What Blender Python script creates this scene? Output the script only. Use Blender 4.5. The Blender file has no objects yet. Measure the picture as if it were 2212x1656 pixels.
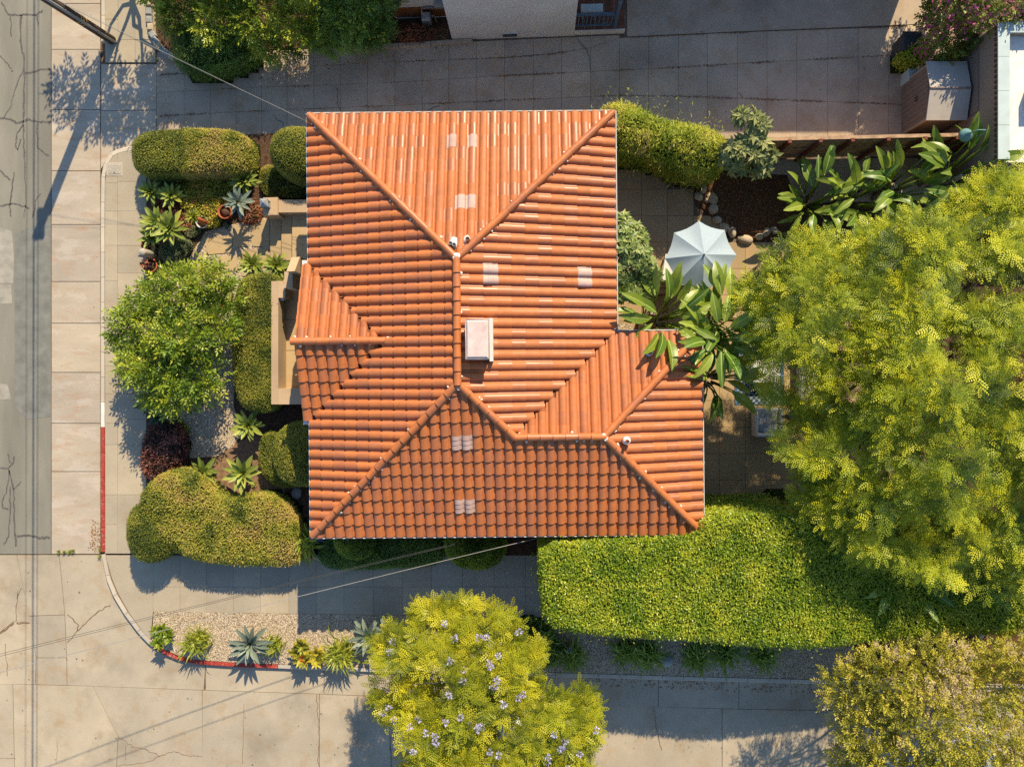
import bpy, bmesh, math, random
import numpy as np
from mathutils import Vector, Matrix

random.seed(11)
rng = np.random.default_rng(11)
SC = bpy.context.scene
COL = SC.collection
R = math.radians

# ------------------------------------------------------------------ camera
# drone looking straight down from 25 m; pixel grid of the layout notes is 2212 x 1656
CAMH, FPX, NX, NY = 25.0, 1527.0, 1157.0, 795.0
cam_d = bpy.data.cameras.new('camera'); cam = bpy.data.objects.new('camera', cam_d); COL.objects.link(cam)
cam.location = (0, 0, CAMH); cam.rotation_euler = (0, 0, 0)
cam_d.sensor_width = 36.0; cam_d.lens = 36.0 * FPX / 2212.0
cam_d.shift_x = -(NX - 1106) / 2212.0; cam_d.shift_y = -(828 - NY) / 2212.0
cam_d.clip_start = 0.1; cam_d.clip_end = 600
SC.camera = cam

# ------------------------------------------------------------------ light
SUN_EL = R(37.0); SH = Vector((-0.339, -0.941))          # direction the shadows fall
w = bpy.data.worlds.new('World'); SC.world = w; w.use_nodes = True
nt = w.node_tree; nt.nodes.clear()
sky = nt.nodes.new('ShaderNodeTexSky'); sky.sky_type = 'NISHITA'; sky.sun_disc = False
sky.sun_elevation = SUN_EL; sky.sun_rotation = math.atan2(-SH.x, -SH.y)
sky.air_density = 1.0; sky.dust_density = 0.3; sky.ozone_density = 4.0
bg = nt.nodes.new('ShaderNodeBackground'); bg.inputs[1].default_value = 0.135
wo = nt.nodes.new('ShaderNodeOutputWorld')
nt.links.new(sky.outputs[0], bg.inputs[0]); nt.links.new(bg.outputs[0], wo.inputs[0])
sd = bpy.data.lights.new('sun', 'SUN'); so = bpy.data.objects.new('sun', sd); COL.objects.link(so)
sd.energy = 5.0; sd.angle = R(0.53); sd.color = (1.0, 0.85, 0.60)
sdir = Vector((SH.x * math.cos(SUN_EL), SH.y * math.cos(SUN_EL), -math.sin(SUN_EL)))
so.rotation_euler = sdir.to_track_quat('-Z', 'Y').to_euler(); so.location = (8, 22, 30)
SC.view_settings.view_transform = 'Standard'; SC.view_settings.look = 'None'
SC.view_settings.exposure = 0.5; SC.view_settings.gamma = 1.0; SC.view_settings.use_curve_mapping = False
SC.render.engine = 'CYCLES'
SC.cycles.max_bounces = 6; SC.cycles.diffuse_bounces = 3; SC.cycles.glossy_bounces = 2
SC.cycles.transmission_bounces = 3; SC.cycles.transparent_max_bounces = 4
SC.cycles.caustics_reflective = False; SC.cycles.caustics_refractive = False
SC.cycles.use_denoising = False

# ------------------------------------------------------------------ helpers
def W(px, py, z=0.0):
    s = (CAMH - z) / FPX
    return Vector(((px - NX) * s, -(py - NY) * s, z))
def Wp(poly, z=0.0): return [W(x, y, z) for x, y in poly]
def link(o, parent=None):
    COL.objects.link(o)
    if parent is not None: o.parent = parent
    return o
def tag(o, label=None, cat=None, group=None, kind=None):
    if label: o['label'] = label
    if cat: o['category'] = cat
    if group: o['group'] = group
    if kind: o['kind'] = kind
    return o
def empty(name, loc=(0, 0, 0), label=None, cat=None, group=None, rz=0.0, parent=None):
    o = bpy.data.objects.new(name, None); o.empty_display_size = 0.2
    o.location = loc; o.rotation_euler = (0, 0, rz); link(o, parent)
    return tag(o, label, cat, group)
def local(parent_loc, p): return Vector(p) - Vector(parent_loc)

class MB:
    """collects shapes; build() links them as one mesh object"""
    def __init__(s): s.v = []; s.f = []; s.sm = []
    def add(s, vs, fs, smooth=False):
        b = len(s.v); s.v += [tuple(v) for v in vs]
        for f in fs: s.f.append(tuple(i + b for i in f)); s.sm.append(smooth)
        return s
    def prism(s, poly, z0, z1):
        n = len(poly); a = [(p[0], p[1], z0) for p in poly]; b = [(p[0], p[1], z1) for p in poly]
        area = sum(poly[i][0] * poly[(i + 1) % n][1] - poly[(i + 1) % n][0] * poly[i][1] for i in range(n))
        fs = [tuple(range(2 * n - 1, n - 1, -1)), tuple(range(n))] if area < 0 else [tuple(range(n, 2 * n)), tuple(range(n - 1, -1, -1))]
        for i in range(n):
            j = (i + 1) % n
            fs.append((i, j, n + j, n + i) if area > 0 else (j, i, n + i, n + j))
        return s.add(a + b, fs)
    def box(s, x0, x1, y0, y1, z0, z1): return s.prism([(x0, y0), (x1, y0), (x1, y1), (x0, y1)], z0, z1)
    def bevbox(s, x0, x1, y0, y1, z0, z1, b=0.02):
        r = [(x0 + b, y0 + b), (x1 - b, y0 + b), (x1 - b, y1 - b), (x0 + b, y1 - b)]
        q = [(x0, y0), (x1, y0), (x1, y1), (x0, y1)]
        v = [(x, y, z0 + 0) for x, y in q] + [(x, y, z1 - b) for x, y in q] + [(x, y, z1) for x, y in r]
        f = [(3, 2, 1, 0), (8, 9, 10, 11)]
        for i in range(4):
            j = (i + 1) % 4; f += [(i, j, 4 + j, 4 + i), (4 + i, 4 + j, 8 + j, 8 + i)]
        return s.add(v, f)
    def tube(s, pts, rad, n=8, cap=True, smooth=True):
        pts = [Vector(p) for p in pts]; m = len(pts)
        rs = rad if isinstance(rad, (list, tuple)) else [rad] * m
        vs = []; ref = None
        for i, p in enumerate(pts):
            t = (pts[min(i + 1, m - 1)] - pts[max(i - 1, 0)]).normalized()
            if ref is None: ref = Vector((0, 0, 1)) if abs(t.z) < .9 else Vector((1, 0, 0))
            a = (ref - t * ref.dot(t)).normalized(); b = t.cross(a); ref = a
            for k in range(n):
                an = 2 * math.pi * k / n
                vs.append(p + (a * math.cos(an) + b * math.sin(an)) * rs[i])
        fs = []
        for i in range(m - 1):
            for k in range(n):
                k2 = (k + 1) % n
                fs.append((i * n + k, i * n + k2, (i + 1) * n + k2, (i + 1) * n + k))
        s.add(vs, fs, smooth)
        if cap:
            b0 = len(s.v) - m * n
            s.f.append(tuple(b0 + k for k in range(n - 1, -1, -1))); s.sm.append(False)
            s.f.append(tuple(b0 + (m - 1) * n + k for k in range(n))); s.sm.append(False)
        return s
    def lathe(s, prof, c=(0, 0, 0), n=16, smooth=True):
        vs = []; fs = []
        for r, z in prof:
            for k in range(n):
                a = 2 * math.pi * k / n; vs.append((c[0] + r * math.cos(a), c[1] + r * math.sin(a), c[2] + z))
        for i in range(len(prof) - 1):
            for k in range(n):
                k2 = (k + 1) % n; fs.append((i * n + k, i * n + k2, (i + 1) * n + k2, (i + 1) * n + k))
        s.add(vs, fs, smooth)
        b = len(s.v) - len(vs)
        if prof[-1][0] > 1e-4: s.f.append(tuple(b + (len(prof) - 1) * n + k for k in range(n))); s.sm.append(False)
        if prof[0][0] > 1e-4: s.f.append(tuple(b + k for k in range(n - 1, -1, -1))); s.sm.append(False)
        return s
    def ribbon(s, pts, wid, z):
        pts = [Vector((p[0], p[1], 0)) for p in pts]; m = len(pts); vs = []; fs = []
        for i, p in enumerate(pts):
            t = (pts[min(i + 1, m - 1)] - pts[max(i - 1, 0)]).normalized(); nrm = Vector((-t.y, t.x, 0))
            ww = (wid[i] if isinstance(wid, list) else wid) * .5
            a = p + nrm * ww; b = p - nrm * ww
            vs += [(a.x, a.y, z), (b.x, b.y, z)]
        for i in range(m - 1): fs.append((2 * i, 2 * i + 1, 2 * i + 3, 2 * i + 2))
        return s.add(vs, fs)
    def mesh(s, name, mat=None):
        me = bpy.data.meshes.new(name); me.from_pydata(s.v, [], s.f); me.update()
        me.polygons.foreach_set('use_smooth', s.sm)
        if mat: me.materials.append(mat)
        return me
    def build(s, name, mat, parent=None, loc=None):
        o = bpy.data.objects.new(name, s.mesh(name, mat)); link(o, parent)
        if loc is not None: o.location = loc
        return o

def np_mesh(name, V, F, mat, tint=None, smooth=False):
    me = bpy.data.meshes.new(name); k = F.shape[1]
    me.vertices.add(len(V)); me.vertices.foreach_set('co', np.ascontiguousarray(V, np.float32).ravel())
    me.loops.add(F.size); me.loops.foreach_set('vertex_index', np.ascontiguousarray(F, np.int32).ravel())
    me.polygons.add(len(F)); me.polygons.foreach_set('loop_start', np.arange(0, F.size, k, dtype=np.int32))
    if smooth: me.polygons.foreach_set('use_smooth', np.ones(len(F), bool))
    me.update(calc_edges=True)
    if tint is not None:
        a = me.attributes.new('tint', 'FLOAT', 'POINT'); a.data.foreach_set('value', np.ascontiguousarray(tint, np.float32))
    me.materials.append(mat)
    return me

def unit(a): return a / (np.linalg.norm(a, axis=1, keepdims=True) + 1e-9)
def rvec(n): return unit(rng.normal(size=(n, 3)))
def scatter(name, tm, P, X, Z, S, tint, mat, parent, loc=(0, 0, 0), kind=None):
    """many copies of a small leaf template joined in one mesh; X = leaf direction, Z = leaf normal"""
    TV, TF = tm; n = len(P); m = len(TV)
    X = unit(X); Y = unit(np.cross(Z, X)); Zo = np.cross(X, Y)
    S = np.broadcast_to(np.asarray(S, float).reshape(-1, 1) if np.ndim(S) else np.full((n, 1), S), (n, 1))
    V = (P[:, None, :] + (TV[None, :, 0:1] * X[:, None, :] + TV[None, :, 1:2] * Y[:, None, :] + TV[None, :, 2:3] * Zo[:, None, :]) * S[:, None, :]).reshape(-1, 3)
    F = (TF[None] + (np.arange(n) * m)[:, None, None]).reshape(-1, TF.shape[1])
    V = V - np.asarray(loc)[None]
    me = np_mesh(name, V, F, mat, np.repeat(np.clip(tint, 0, 1), m))
    o = bpy.data.objects.new(name, me); link(o, parent)
    if kind: o['kind'] = kind
    return o

def hash3(i, j, k):
    n = (i * 374761393 + j * 668265263 + k * 1274126177) & 0x7fffffff
    n = ((n ^ (n >> 13)) * 1103515245) & 0x7fffffff
    return ((n ^ (n >> 16)) & 0xffff) / 65535.0
def vnoise(P, sc):
    q = np.asarray(P) / sc + 1000.0; i = np.floor(q).astype(np.int64); f = q - i; f = f * f * (3 - 2 * f); r = 0
    for a in (0, 1):
        for b in (0, 1):
            for c in (0, 1):
                wt = (f[:, 0] if a else 1 - f[:, 0]) * (f[:, 1] if b else 1 - f[:, 1]) * (f[:, 2] if c else 1 - f[:, 2])
                r = r + wt * hash3(i[:, 0] + a, i[:, 1] + b, i[:, 2] + c)
    return r

# leaf templates (unit length along +x)
def T(v, f): return (np.array(v, float), np.array(f, int))
LEAF = T([(0, 0, 0), (.45, .2, .06), (1, 0, -.06), (.45, -.2, .06)], [(0, 2, 1), (0, 3, 2)])
LEAFW = T([(0, 0, 0), (.4, .3, .05), (1, 0, -.04), (.4, -.3, .05)], [(0, 2, 1), (0, 3, 2)])
LEAFN = T([(0, 0, 0), (.4, .09, .03), (1, 0, -.1), (.4, -.09, .03)], [(0, 2, 1), (0, 3, 2)])
STRAP = T([(0, .035, 0), (0, -.035, 0), (.4, .04, .28), (.4, -.04, .28), (.75, .03, .30), (.75, -.03, .30), (1, 0, .12), (1, -.002, .12)],
          [(0, 1, 3, 2), (2, 3, 5, 4), (4, 5, 7, 6)])
def pinnate(n, wid, lw, ang=60, droop=.12):
    v = []; f = []
    def q(a, b, c, d): b0 = len(v); v.extend([a, b, c, d]); f.append((b0, b0 + 1, b0 + 2, b0 + 3))
    for i in range(n):
        t = .10 + .84 * i / (n - 1); ll = wid * math.sin(math.pi * (.18 + .74 * i / (n - 1))) ** .55; z = -droop * t * t
        for s in (1, -1):
            ca, sa = math.cos(R(ang)), math.sin(R(ang)) * s
            m = (t + ca * ll * .5, sa * ll * .5, z + .02); e = (t + ca * ll, sa * ll, z - .015)
            k = [(t, 0, z), (m[0] + lw * .5, m[1] * .94, m[2]), e, (m[0] - lw * .5, m[1] * 1.06, m[2])]
            q(*(k if s > 0 else k[::-1]))
    return T(v, f)
PIN = pinnate(5, .27, .15)
JAC = pinnate(5, .30, .17, 58, .2)

# ------------------------------------------------------------------ materials
MATS = {}
class G:
    def __init__(s, name):
        s.m = bpy.data.materials.new(name); s.m.use_nodes = True; s.t = s.m.node_tree; s.t.nodes.clear()
        s.out = s.t.nodes.new('ShaderNodeOutputMaterial'); s.b = s.n('ShaderNodeBsdfPrincipled')
        s.l(s.b.outputs[0], s.out.inputs[0]); MATS[name] = s.m
    def n(s, ty, **kw):
        nd = s.t.nodes.new(ty)
        for k, v in kw.items():
            if hasattr(nd, k): setattr(nd, k, v)
            else: nd.inputs[k].default_value = v
        return nd
    def l(s, a, b): s.t.links.new(a, b)
    def set(s, **kw):
        for k, v in kw.items():
            k = k.replace('_', ' ')
            nm = {'rough': 'Roughness', 'spec': 'Specular IOR Level', 'metal': 'Metallic', 'base': 'Base Color', 'coat': 'Coat Weight', 'coatr': 'Coat Roughness', 'trans': 'Transmission Weight'}[k]
            s.b.inputs[nm].default_value = (*v, 1) if isinstance(v, tuple) else v
        return s
    def pos(s, scale=(1, 1, 1), rot=(0, 0, 0)):
        g = s.n('ShaderNodeNewGeometry'); mp = s.n('ShaderNodeMapping'); mp.inputs['Scale'].default_value = scale; mp.inputs['Rotation'].default_value = rot
        s.l(g.outputs['Position'], mp.inputs[0]); return mp.outputs[0]
    def noise(s, scale, detail=4, rough=.55, vec=None, out='Fac'):
        nd = s.n('ShaderNodeTexNoise'); nd.inputs['Scale'].default_value = scale; nd.inputs['Detail'].default_value = detail; nd.inputs['Roughness'].default_value = rough
        s.l(vec if vec is not None else s.pos(), nd.inputs['Vector']); return nd.outputs[out]
    def ramp(s, fac, stops, interp='LINEAR'):
        nd = s.n('ShaderNodeValToRGB'); nd.color_ramp.interpolation = interp; e = nd.color_ramp.elements
        for i, (p, c) in enumerate(stops):
            el = e[i] if i < 2 else e.new(p)
            el.position = p; el.color = (*c, 1) if isinstance(c, tuple) else (c, c, c, 1)
        s.l(fac, nd.inputs[0]); return nd.outputs[0]
    def mix(s, a, b, fac, mode='MIX'):
        nd = s.n('ShaderNodeMix', data_type='RGBA', blend_type=mode)
        for sock, v in ((nd.inputs[6], a), (nd.inputs[7], b), (nd.inputs[0], fac)):
            if isinstance(v, bpy.types.NodeSocket): s.l(v, sock)
            elif isinstance(v, tuple): sock.default_value = (*v, 1)
            else: sock.default_value = v
        return nd.outputs[2]
    def bump(s, h, strength=.3, dist=.02):
        nd = s.n('ShaderNodeBump'); nd.inputs['Strength'].default_value = strength; nd.inputs['Distance'].default_value = dist
        s.l(h, nd.inputs['Height']); s.l(nd.outputs[0], s.b.inputs['Normal']); return s
    def base(s, c): s.l(c, s.b.inputs['Base Color']); return s
    def rnd(s):
        return s.n('ShaderNodeObjectInfo').outputs['Random']

def plain(name, c, rough=.6, spec=.4, metal=0, var=.12, sc=3.0, bump=0):
    g = G(name); g.set(rough=rough, spec=spec, metal=metal)
    f = g.noise(sc, 5); lo = tuple(x * (1 - var) for x in c); hi = tuple(min(1, x * (1 + var)) for x in c)
    g.base(g.ramp(f, [(.3, lo), (.7, hi)]))
    if bump: g.bump(g.noise(sc * 20, 3), bump, .01)
    return g.m

def concrete(name, c, stain=(.5, .38, .26), amt=.45, speck=.5, streak=(1, 1, 1), pale=None, dark=None):
    g = G(name); g.set(rough=.88, spec=.2)
    p = g.pos(streak)
    f1 = g.noise(.55, 6, .6, p)
    c0 = tuple(x * .84 for x in c); c1 = tuple(min(1, x * 1.10) for x in c)
    col = g.ramp(f1, [(.3, c0), (.68, c1)])
    rv = g.ramp(g.rnd(), [(0, (.90, .90, .91)), (1, (1.06, 1.04, 1.0))])
    col = g.mix(col, rv, 1.0, 'MULTIPLY')
    st = g.ramp(g.noise(1.7, 5, .6, g.pos(streak, (.3, .1, .7))), [(.52, 0.0), (.75, 1.0)])
    nd = g.n('ShaderNodeMath', operation='MULTIPLY'); g.l(st, nd.inputs[0]); nd.inputs[1].default_value = amt
    col = g.mix(col, tuple(a * b * 1.6 for a, b in zip(c, stain)), nd.outputs[0])
    if pale:
        pa = g.ramp(g.noise(.9, 7, .65, g.pos(streak, (1.3, .2, .2))), [(.55, 0.0), (.6, pale)])
        col = g.mix(col, (.66, .58, .50), pa)
    if dark:
        da = g.ramp(g.noise(.5, 6, .65, g.pos((1, 1, 1), (.9, .8, .1))), [(.5, 0.0), (.72, dark)])
        col = g.mix(col, tuple(x * .35 for x in c), da)
    fine = g.noise(38, 3, .7)
    sp = g.ramp(fine, [(.3, 1 - .38 * speck), (.62, 1 + .14 * speck)])
    col = g.mix(col, sp, 1.0, 'MULTIPLY')
    dots = g.ramp(g.noise(9, 2, .5), [(.735, 1.0), (.76, .45)])
    col = g.mix(col, dots, 1.0, 'MULTIPLY')
    g.base(col); g.bump(g.noise(30, 4, .7), .35, .008)
    return g.m

def leafmat(name, dark, mid, light, rough=.42, trans=.28, spec=.35, warm=None):
    g = G(name); g.set(rough=rough, spec=spec)
    at = g.n('ShaderNodeAttribute'); at.attribute_name = 'tint'
    st = [(0, dark), (.5, mid), (1, light)]
    if warm: st = [(0, dark), (.42, mid), (.82, light), (1, warm)]
    col = g.ramp(at.outputs['Fac'], st); g.base(col)
    tr = g.n('ShaderNodeBsdfTranslucent'); g.l(g.mix(col, (.75, .75, .2), .25), tr.inputs[0])
    mx = g.n('ShaderNodeMixShader'); mx.inputs[0].default_value = trans
    g.l(g.b.outputs[0], mx.inputs[1]); g.l(tr.outputs[0], mx.inputs[2]); g.l(mx.outputs[0], g.out.inputs[0])
    return g.m

# setting
concrete('concrete_road', (.46, .39, .285), amt=.6, dark=.42)
concrete('concrete_strip', (.47, .395, .30), stain=(.55, .36, .24), amt=.55, streak=(.8, 2.2, 1), pale=.22)
concrete('concrete_walk', (.43, .365, .265), amt=.3, speck=.35)
concrete('concrete_drive', (.52, .41, .295), amt=.6, dark=.5, speck=.8)
concrete('concrete_pale', (.47, .42, .34), amt=.3, speck=.9)
concrete('concrete_kerb', (.56, .49, .39), amt=.35, speck=.5)
concrete('concrete_patio', (.45, .32, .175), stain=(.6, .45, .3), amt=.35, speck=.35)
concrete('paver_tan', (.50, .365, .20), stain=(.7, .55, .35), amt=.4, speck=.3)
concrete('stucco', (.52, .375, .235), amt=.2, speck=.3)
concrete('stucco_white', (.72, .69, .62), stain=(.6, .55, .5), amt=.12, speck=.15)
concrete('stucco_taupe', (.34, .27, .21), amt=.2, speck=.25)
plain('joint_dark', (.17, .125, .085), .95, .1, var=.4, sc=6)
g = G('paint_red'); g.set(rough=.75, spec=.25)
g.base(g.mix(g.ramp(g.noise(5, 4), [(.3, (.30, .035, .025)), (.7, (.46, .06, .04))]), (.40, .33, .26), g.ramp(g.noise(13, 6, .75), [(.58, 0.0), (.63, .9)])))
plain('paint_white', (.72, .68, .60), .7, .3, var=.15, sc=5)
g = G('asphalt'); g.set(rough=.9, spec=.2)
col = g.ramp(g.noise(.35, 6, .6, g.pos((2.2, .5, 1))), [(.3, (.20, .185, .15)), (.5, (.255, .235, .185)), (.72, (.33, .30, .235))])
col = g.mix(col, g.ramp(g.noise(70, 2, .8), [(.3, .62), (.65, 1.15)]), 1.0, 'MULTIPLY')
g.base(col); g.bump(g.noise(60, 3, .8), .5, .01)
plain('tar', (.115, .105, .09), .7, .3, var=.4, sc=14)
plain('crack', (.20, .12, .07), .9, .1, var=.4, sc=14)
plain('soil', (.10, .058, .036), .95, .1, var=.5, sc=9, bump=.8)
plain('soil_pale', (.24, .145, .085), .95, .1, var=.35, sc=9, bump=.6)
plain('mulch', (.115, .055, .028), .95, .1, var=.65, sc=22, bump=.9)
g = G('gravel'); g.set(rough=.85, spec=.25)
vo = g.n('ShaderNodeTexVoronoi'); vo.inputs['Scale'].default_value = 30; g.l(g.pos(), vo.inputs['Vector'])
sp = g.n('ShaderNodeSeparateColor'); g.l(vo.outputs['Color'], sp.inputs[0])
col = g.ramp(sp.outputs[0], [(0, (.34, .23, .13)), (.4, (.56, .43, .28)), (1, (.76, .64, .47))])
col = g.mix(col, g.ramp(vo.outputs['Distance'], [(.3, 1.0), (.75, .35)]), 1.0, 'MULTIPLY')
g.base(col)
inv = g.n('ShaderNodeMath', operation='SUBTRACT'); inv.inputs[0].default_value = 1; g.l(vo.outputs['Distance'], inv.inputs[1]); g.bump(inv.outputs[0], .7, .02)
g = G('pebble'); g.set(rough=.8, spec=.25)
at = g.n('ShaderNodeAttribute'); at.attribute_name = 'tint'
g.base(g.ramp(at.outputs['Fac'], [(0, (.32, .20, .11)), (.35, (.56, .43, .28)), (1, (.80, .70, .54))]))
g = G('litter'); g.set(rough=.8, spec=.2)
at = g.n('ShaderNodeAttribute'); at.attribute_name = 'tint'
g.base(g.ramp(at.outputs['Fac'], [(0, (.12, .05, .02)), (.5, (.36, .19, .07)), (1, (.70, .50, .26))]))

# roof
def tilemat(name, src):
    g = G(name); g.set(spec=.5)
    if src == 'obj':
        oi = g.n('ShaderNodeObjectInfo'); c, a = oi.outputs['Color'], oi.outputs['Alpha']
    else:
        at = g.n('ShaderNodeAttribute'); at.attribute_name = 'tilecol'; c, a = at.outputs['Color'], at.outputs['Alpha']
    f = g.ramp(g.noise(6, 5, .65), [(.3, .86), (.7, 1.1)])
    col = g.mix(c, f, 1.0, 'MULTIPLY')
    sp = g.ramp(g.noise(55, 2, .6), [(.70, 1.0), (.78, 1.5)])
    col = g.mix(col, sp, 1.0, 'MULTIPLY')
    dirt = g.ramp(g.noise(1.3, 7, .7), [(.48, 0.0), (.78, .55)])
    col = g.mix(col, (.30, .13, .07), dirt)
    g.base(col); g.l(a, g.b.inputs['Roughness'])
    g.bump(g.noise(70, 3, .6), .08, .004)
    return g.m
tilemat('roof_tile', 'obj'); tilemat('roof_tile_rest', 'att')
plain('roof_deck', (.20, .08, .04), .9, .2)
plain('mortar', (.74, .70, .62), .9, .2, var=.15, sc=8)
plain('white_metal', (.64, .62, .58), .45, .5, var=.06)
plain('grey_metal', (.34, .35, .34), .45, .5, metal=.3, var=.1)
plain('chimney_pink', (.66, .50, .44), .85, .2, var=.16, sc=5)
plain('terracotta', (.42, .12, .05), .8, .3, var=.15)
plain('white_pot', (.66, .61, .53), .6, .4)
plain('blue_glaze', (.06, .14, .26), .35, .5)
plain('blue_paint', (.085, .135, .19), .5, .4)
plain('brown_wall', (.22, .085, .03), .85, .2, var=.15)
plain('quarry', (.16, .06, .035), .7, .3, var=.25, sc=4)
plain('black_plastic', (.045, .045, .05), .5, .4)
plain('teal_metal', (.16, .30, .28), .45, .4)
plain('shed_panel', (.235, .18, .145), .7, .3, var=.08)
plain('shed_trim', (.42, .32, .25), .7, .3, var=.08)
plain('shed_roof', (.47, .42, .36), .75, .3, var=.07)
plain('roof_white', (.80, .76, .68), .8, .2, var=.12, sc=4)
plain('coping', (.48, .56, .53), .6, .4, var=.08)
plain('fence_wood', (.42, .27, .16), .85, .2, var=.3, sc=5)
plain('fence_post', (.17, .055, .035), .8, .2, var=.25)
plain('rock', (.46, .36, .24), .9, .2, var=.3, sc=6, bump=.5)
plain('rock_grey', (.30, .30, .28), .9, .2, var=.25, sc=6, bump=.5)
plain('bark', (.20, .14, .095), .95, .1, var=.4, sc=9, bump=.6)
plain('bark_pale', (.38, .31, .235), .95, .1, var=.3, sc=9, bump=.4)
plain('pole_wood', (.10, .062, .042), .85, .2, var=.45, sc=5, bump=.4)
plain('cable', (.05, .05, .05), .6, .4)
plain('cable_pale', (.30, .28, .25), .5, .4)
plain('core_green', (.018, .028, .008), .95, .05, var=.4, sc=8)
plain('umbrella_fabric', (.36, .43, .47), .85, .2, var=.05, sc=12)
plain('cushion', (.55, .55, .53), .9, .1, var=.08)
plain('cushion_grey', (.34, .35, .35), .9, .1, var=.08)
plain('table_white', (.70, .68, .63), .6, .3)
plain('car_white', (.62, .64, .66), .25, .6, var=.02)
plain('car_silver', (.40, .44, .48), .25, .6, metal=.3, var=.02)
plain('tyre', (.03, .03, .03), .8, .2)
plain('yellow_tape', (.60, .36, .04), .6, .3)
g = G('glass_dark'); g.set(base=(.03, .045, .06), rough=.08, spec=.7)
g = G('glass_blue'); g.set(base=(.12, .19, .25), rough=.06, spec=.8)
g = G('lamp_glass'); g.set(base=(.35, .36, .33), rough=.3, spec=.5)
g = G('rug'); g.set(rough=.95, spec=.1)
ck = g.n('ShaderNodeTexChecker'); ck.inputs['Scale'].default_value = 11; ck.inputs['Color1'].default_value = (.035, .06, .11, 1); ck.inputs['Color2'].default_value = (.28, .34, .38, 1)
g.l(g.pos(), ck.inputs['Vector'])
g.base(g.mix(ck.outputs[0], g.ramp(g.noise(8, 3), [(.4, .55), (.6, 1.1)]), 1.0, 'MULTIPLY'))

# foliage
leafmat('leaf_box', (0.045, 0.075, 0.01), (0.25, 0.27, 0.032), (0.5, 0.44, 0.06), .5, .22, warm=(.50, .37, .10))
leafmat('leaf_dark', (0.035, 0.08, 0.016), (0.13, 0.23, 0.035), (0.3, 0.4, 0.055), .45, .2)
leafmat('leaf_ficus', (0.035, 0.1, 0.01), (0.23, 0.34, 0.02), (0.58, 0.57, 0.045), .32, .3)
leafmat('leaf_feather', (0.04, 0.085, 0.01), (0.3, 0.37, 0.02), (0.68, 0.66, 0.035), .5, .35)
leafmat('leaf_jac', (0.06, 0.1, 0.01), (0.36, 0.38, 0.018), (0.62, 0.55, 0.025), .45, .32)
leafmat('leaf_yellow', (0.07, 0.085, 0.012), (0.33, 0.32, 0.028), (0.58, 0.49, 0.05), .55, .25, warm=(0.546, 0.416, 0.260))
leafmat('leaf_citrus', (0.035, 0.08, 0.01), (0.21, 0.31, 0.025), (0.52, 0.52, 0.05), .35, .3)
leafmat('leaf_top', (0.025, 0.06, 0.008), (0.15, 0.24, 0.02), (0.48, 0.5, 0.05), .3, .28)
leafmat('leaf_bamboo', (0.08, 0.14, 0.012), (0.38, 0.46, 0.03), (0.66, 0.62, 0.08), .5, .35, warm=(0.585, 0.429, 0.195))
leafmat('leaf_grey', (0.05, 0.075, 0.03), (0.16, 0.19, 0.085), (0.36, 0.37, 0.2), .45, .2)
leafmat('leaf_oleander', (0.035, 0.075, 0.014), (0.17, 0.24, 0.05), (0.44, 0.46, 0.14), .4, .2)
leafmat('leaf_olive', (.05, .075, .02), (.20, .23, .07), (.44, .44, .17), .5, .2, .2)
leafmat('leaf_boug', (0.05, 0.08, 0.015), (0.22, 0.28, 0.04), (0.5, 0.46, 0.09), .5, .25)
leafmat('petal_pink', (0.42, 0.04, 0.18), (0.62, 0.08, 0.26), (0.85, 0.22, 0.42), .6, .3)
leafmat('petal_purple', (0.26, 0.22, 0.42), (0.48, 0.42, 0.68), (0.72, 0.67, 0.84), .6, .3)
leafmat('petal_red', (.35, .03, .01), (.60, .08, .02), (.75, .22, .06), .6, .3)
leafmat('leaf_aeonium', (0.027, 0.009, 0.009), (0.109, 0.034, 0.028), (0.378, 0.135, 0.081), .5, .1)
leafmat('leaf_succulent', (0.075, 0.105, 0.015), (0.341, 0.326, 0.031), (0.608, 0.486, 0.054), .5, .2, warm=(0.455, 0.156, 0.052))
leafmat('leaf_russet', (0.090, 0.030, 0.018), (0.341, 0.116, 0.054), (0.608, 0.270, 0.135), .6, .15)
leafmat('leaf_strap', (0.04, 0.075, 0.01), (0.26, 0.31, 0.03), (0.55, 0.52, 0.07), .4, .25)
def bladegrad(name, c0, c1, rough=.4, trans=.2):
    g = G(name); g.set(rough=rough, spec=.4)
    oi = g.rnd(); col = g.ramp(oi, [(0, c0), (1, c1)])
    col = g.mix(col, g.ramp(g.noise(14, 3), [(.3, .85), (.7, 1.12)]), 1.0, 'MULTIPLY'); g.base(col)
    tr = g.n('ShaderNodeBsdfTranslucent'); g.l(col, tr.inputs[0]); mx = g.n('ShaderNodeMixShader'); mx.inputs[0].default_value = trans
    g.l(g.b.outputs[0], mx.inputs[1]); g.l(tr.outputs[0], mx.inputs[2]); g.l(mx.outputs[0], g.out.inputs[0])
bladegrad('blade_banana', (.09, .19, .02), (.34, .42, .05), .36, .35)
bladegrad('blade_agave', (.17, .24, .04), (.40, .42, .07), .5, .15)
bladegrad('blade_blue', (.14, .185, .14), (.27, .31, .22), .55, .08)
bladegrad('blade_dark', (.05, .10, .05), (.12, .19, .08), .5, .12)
plain('midrib', (.36, .40, .12), .5, .3)
plain('asphalt_pale', (.34, .31, .25), .9, .2, var=.25, sc=2.5, bump=.4)
plain('asphalt_dark', (.20, .195, .165), .9, .2, var=.2, sc=2.5, bump=.4)
plain('oil', (.16, .13, .10), .8, .2, var=.3, sc=12)
M = MATS
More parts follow.
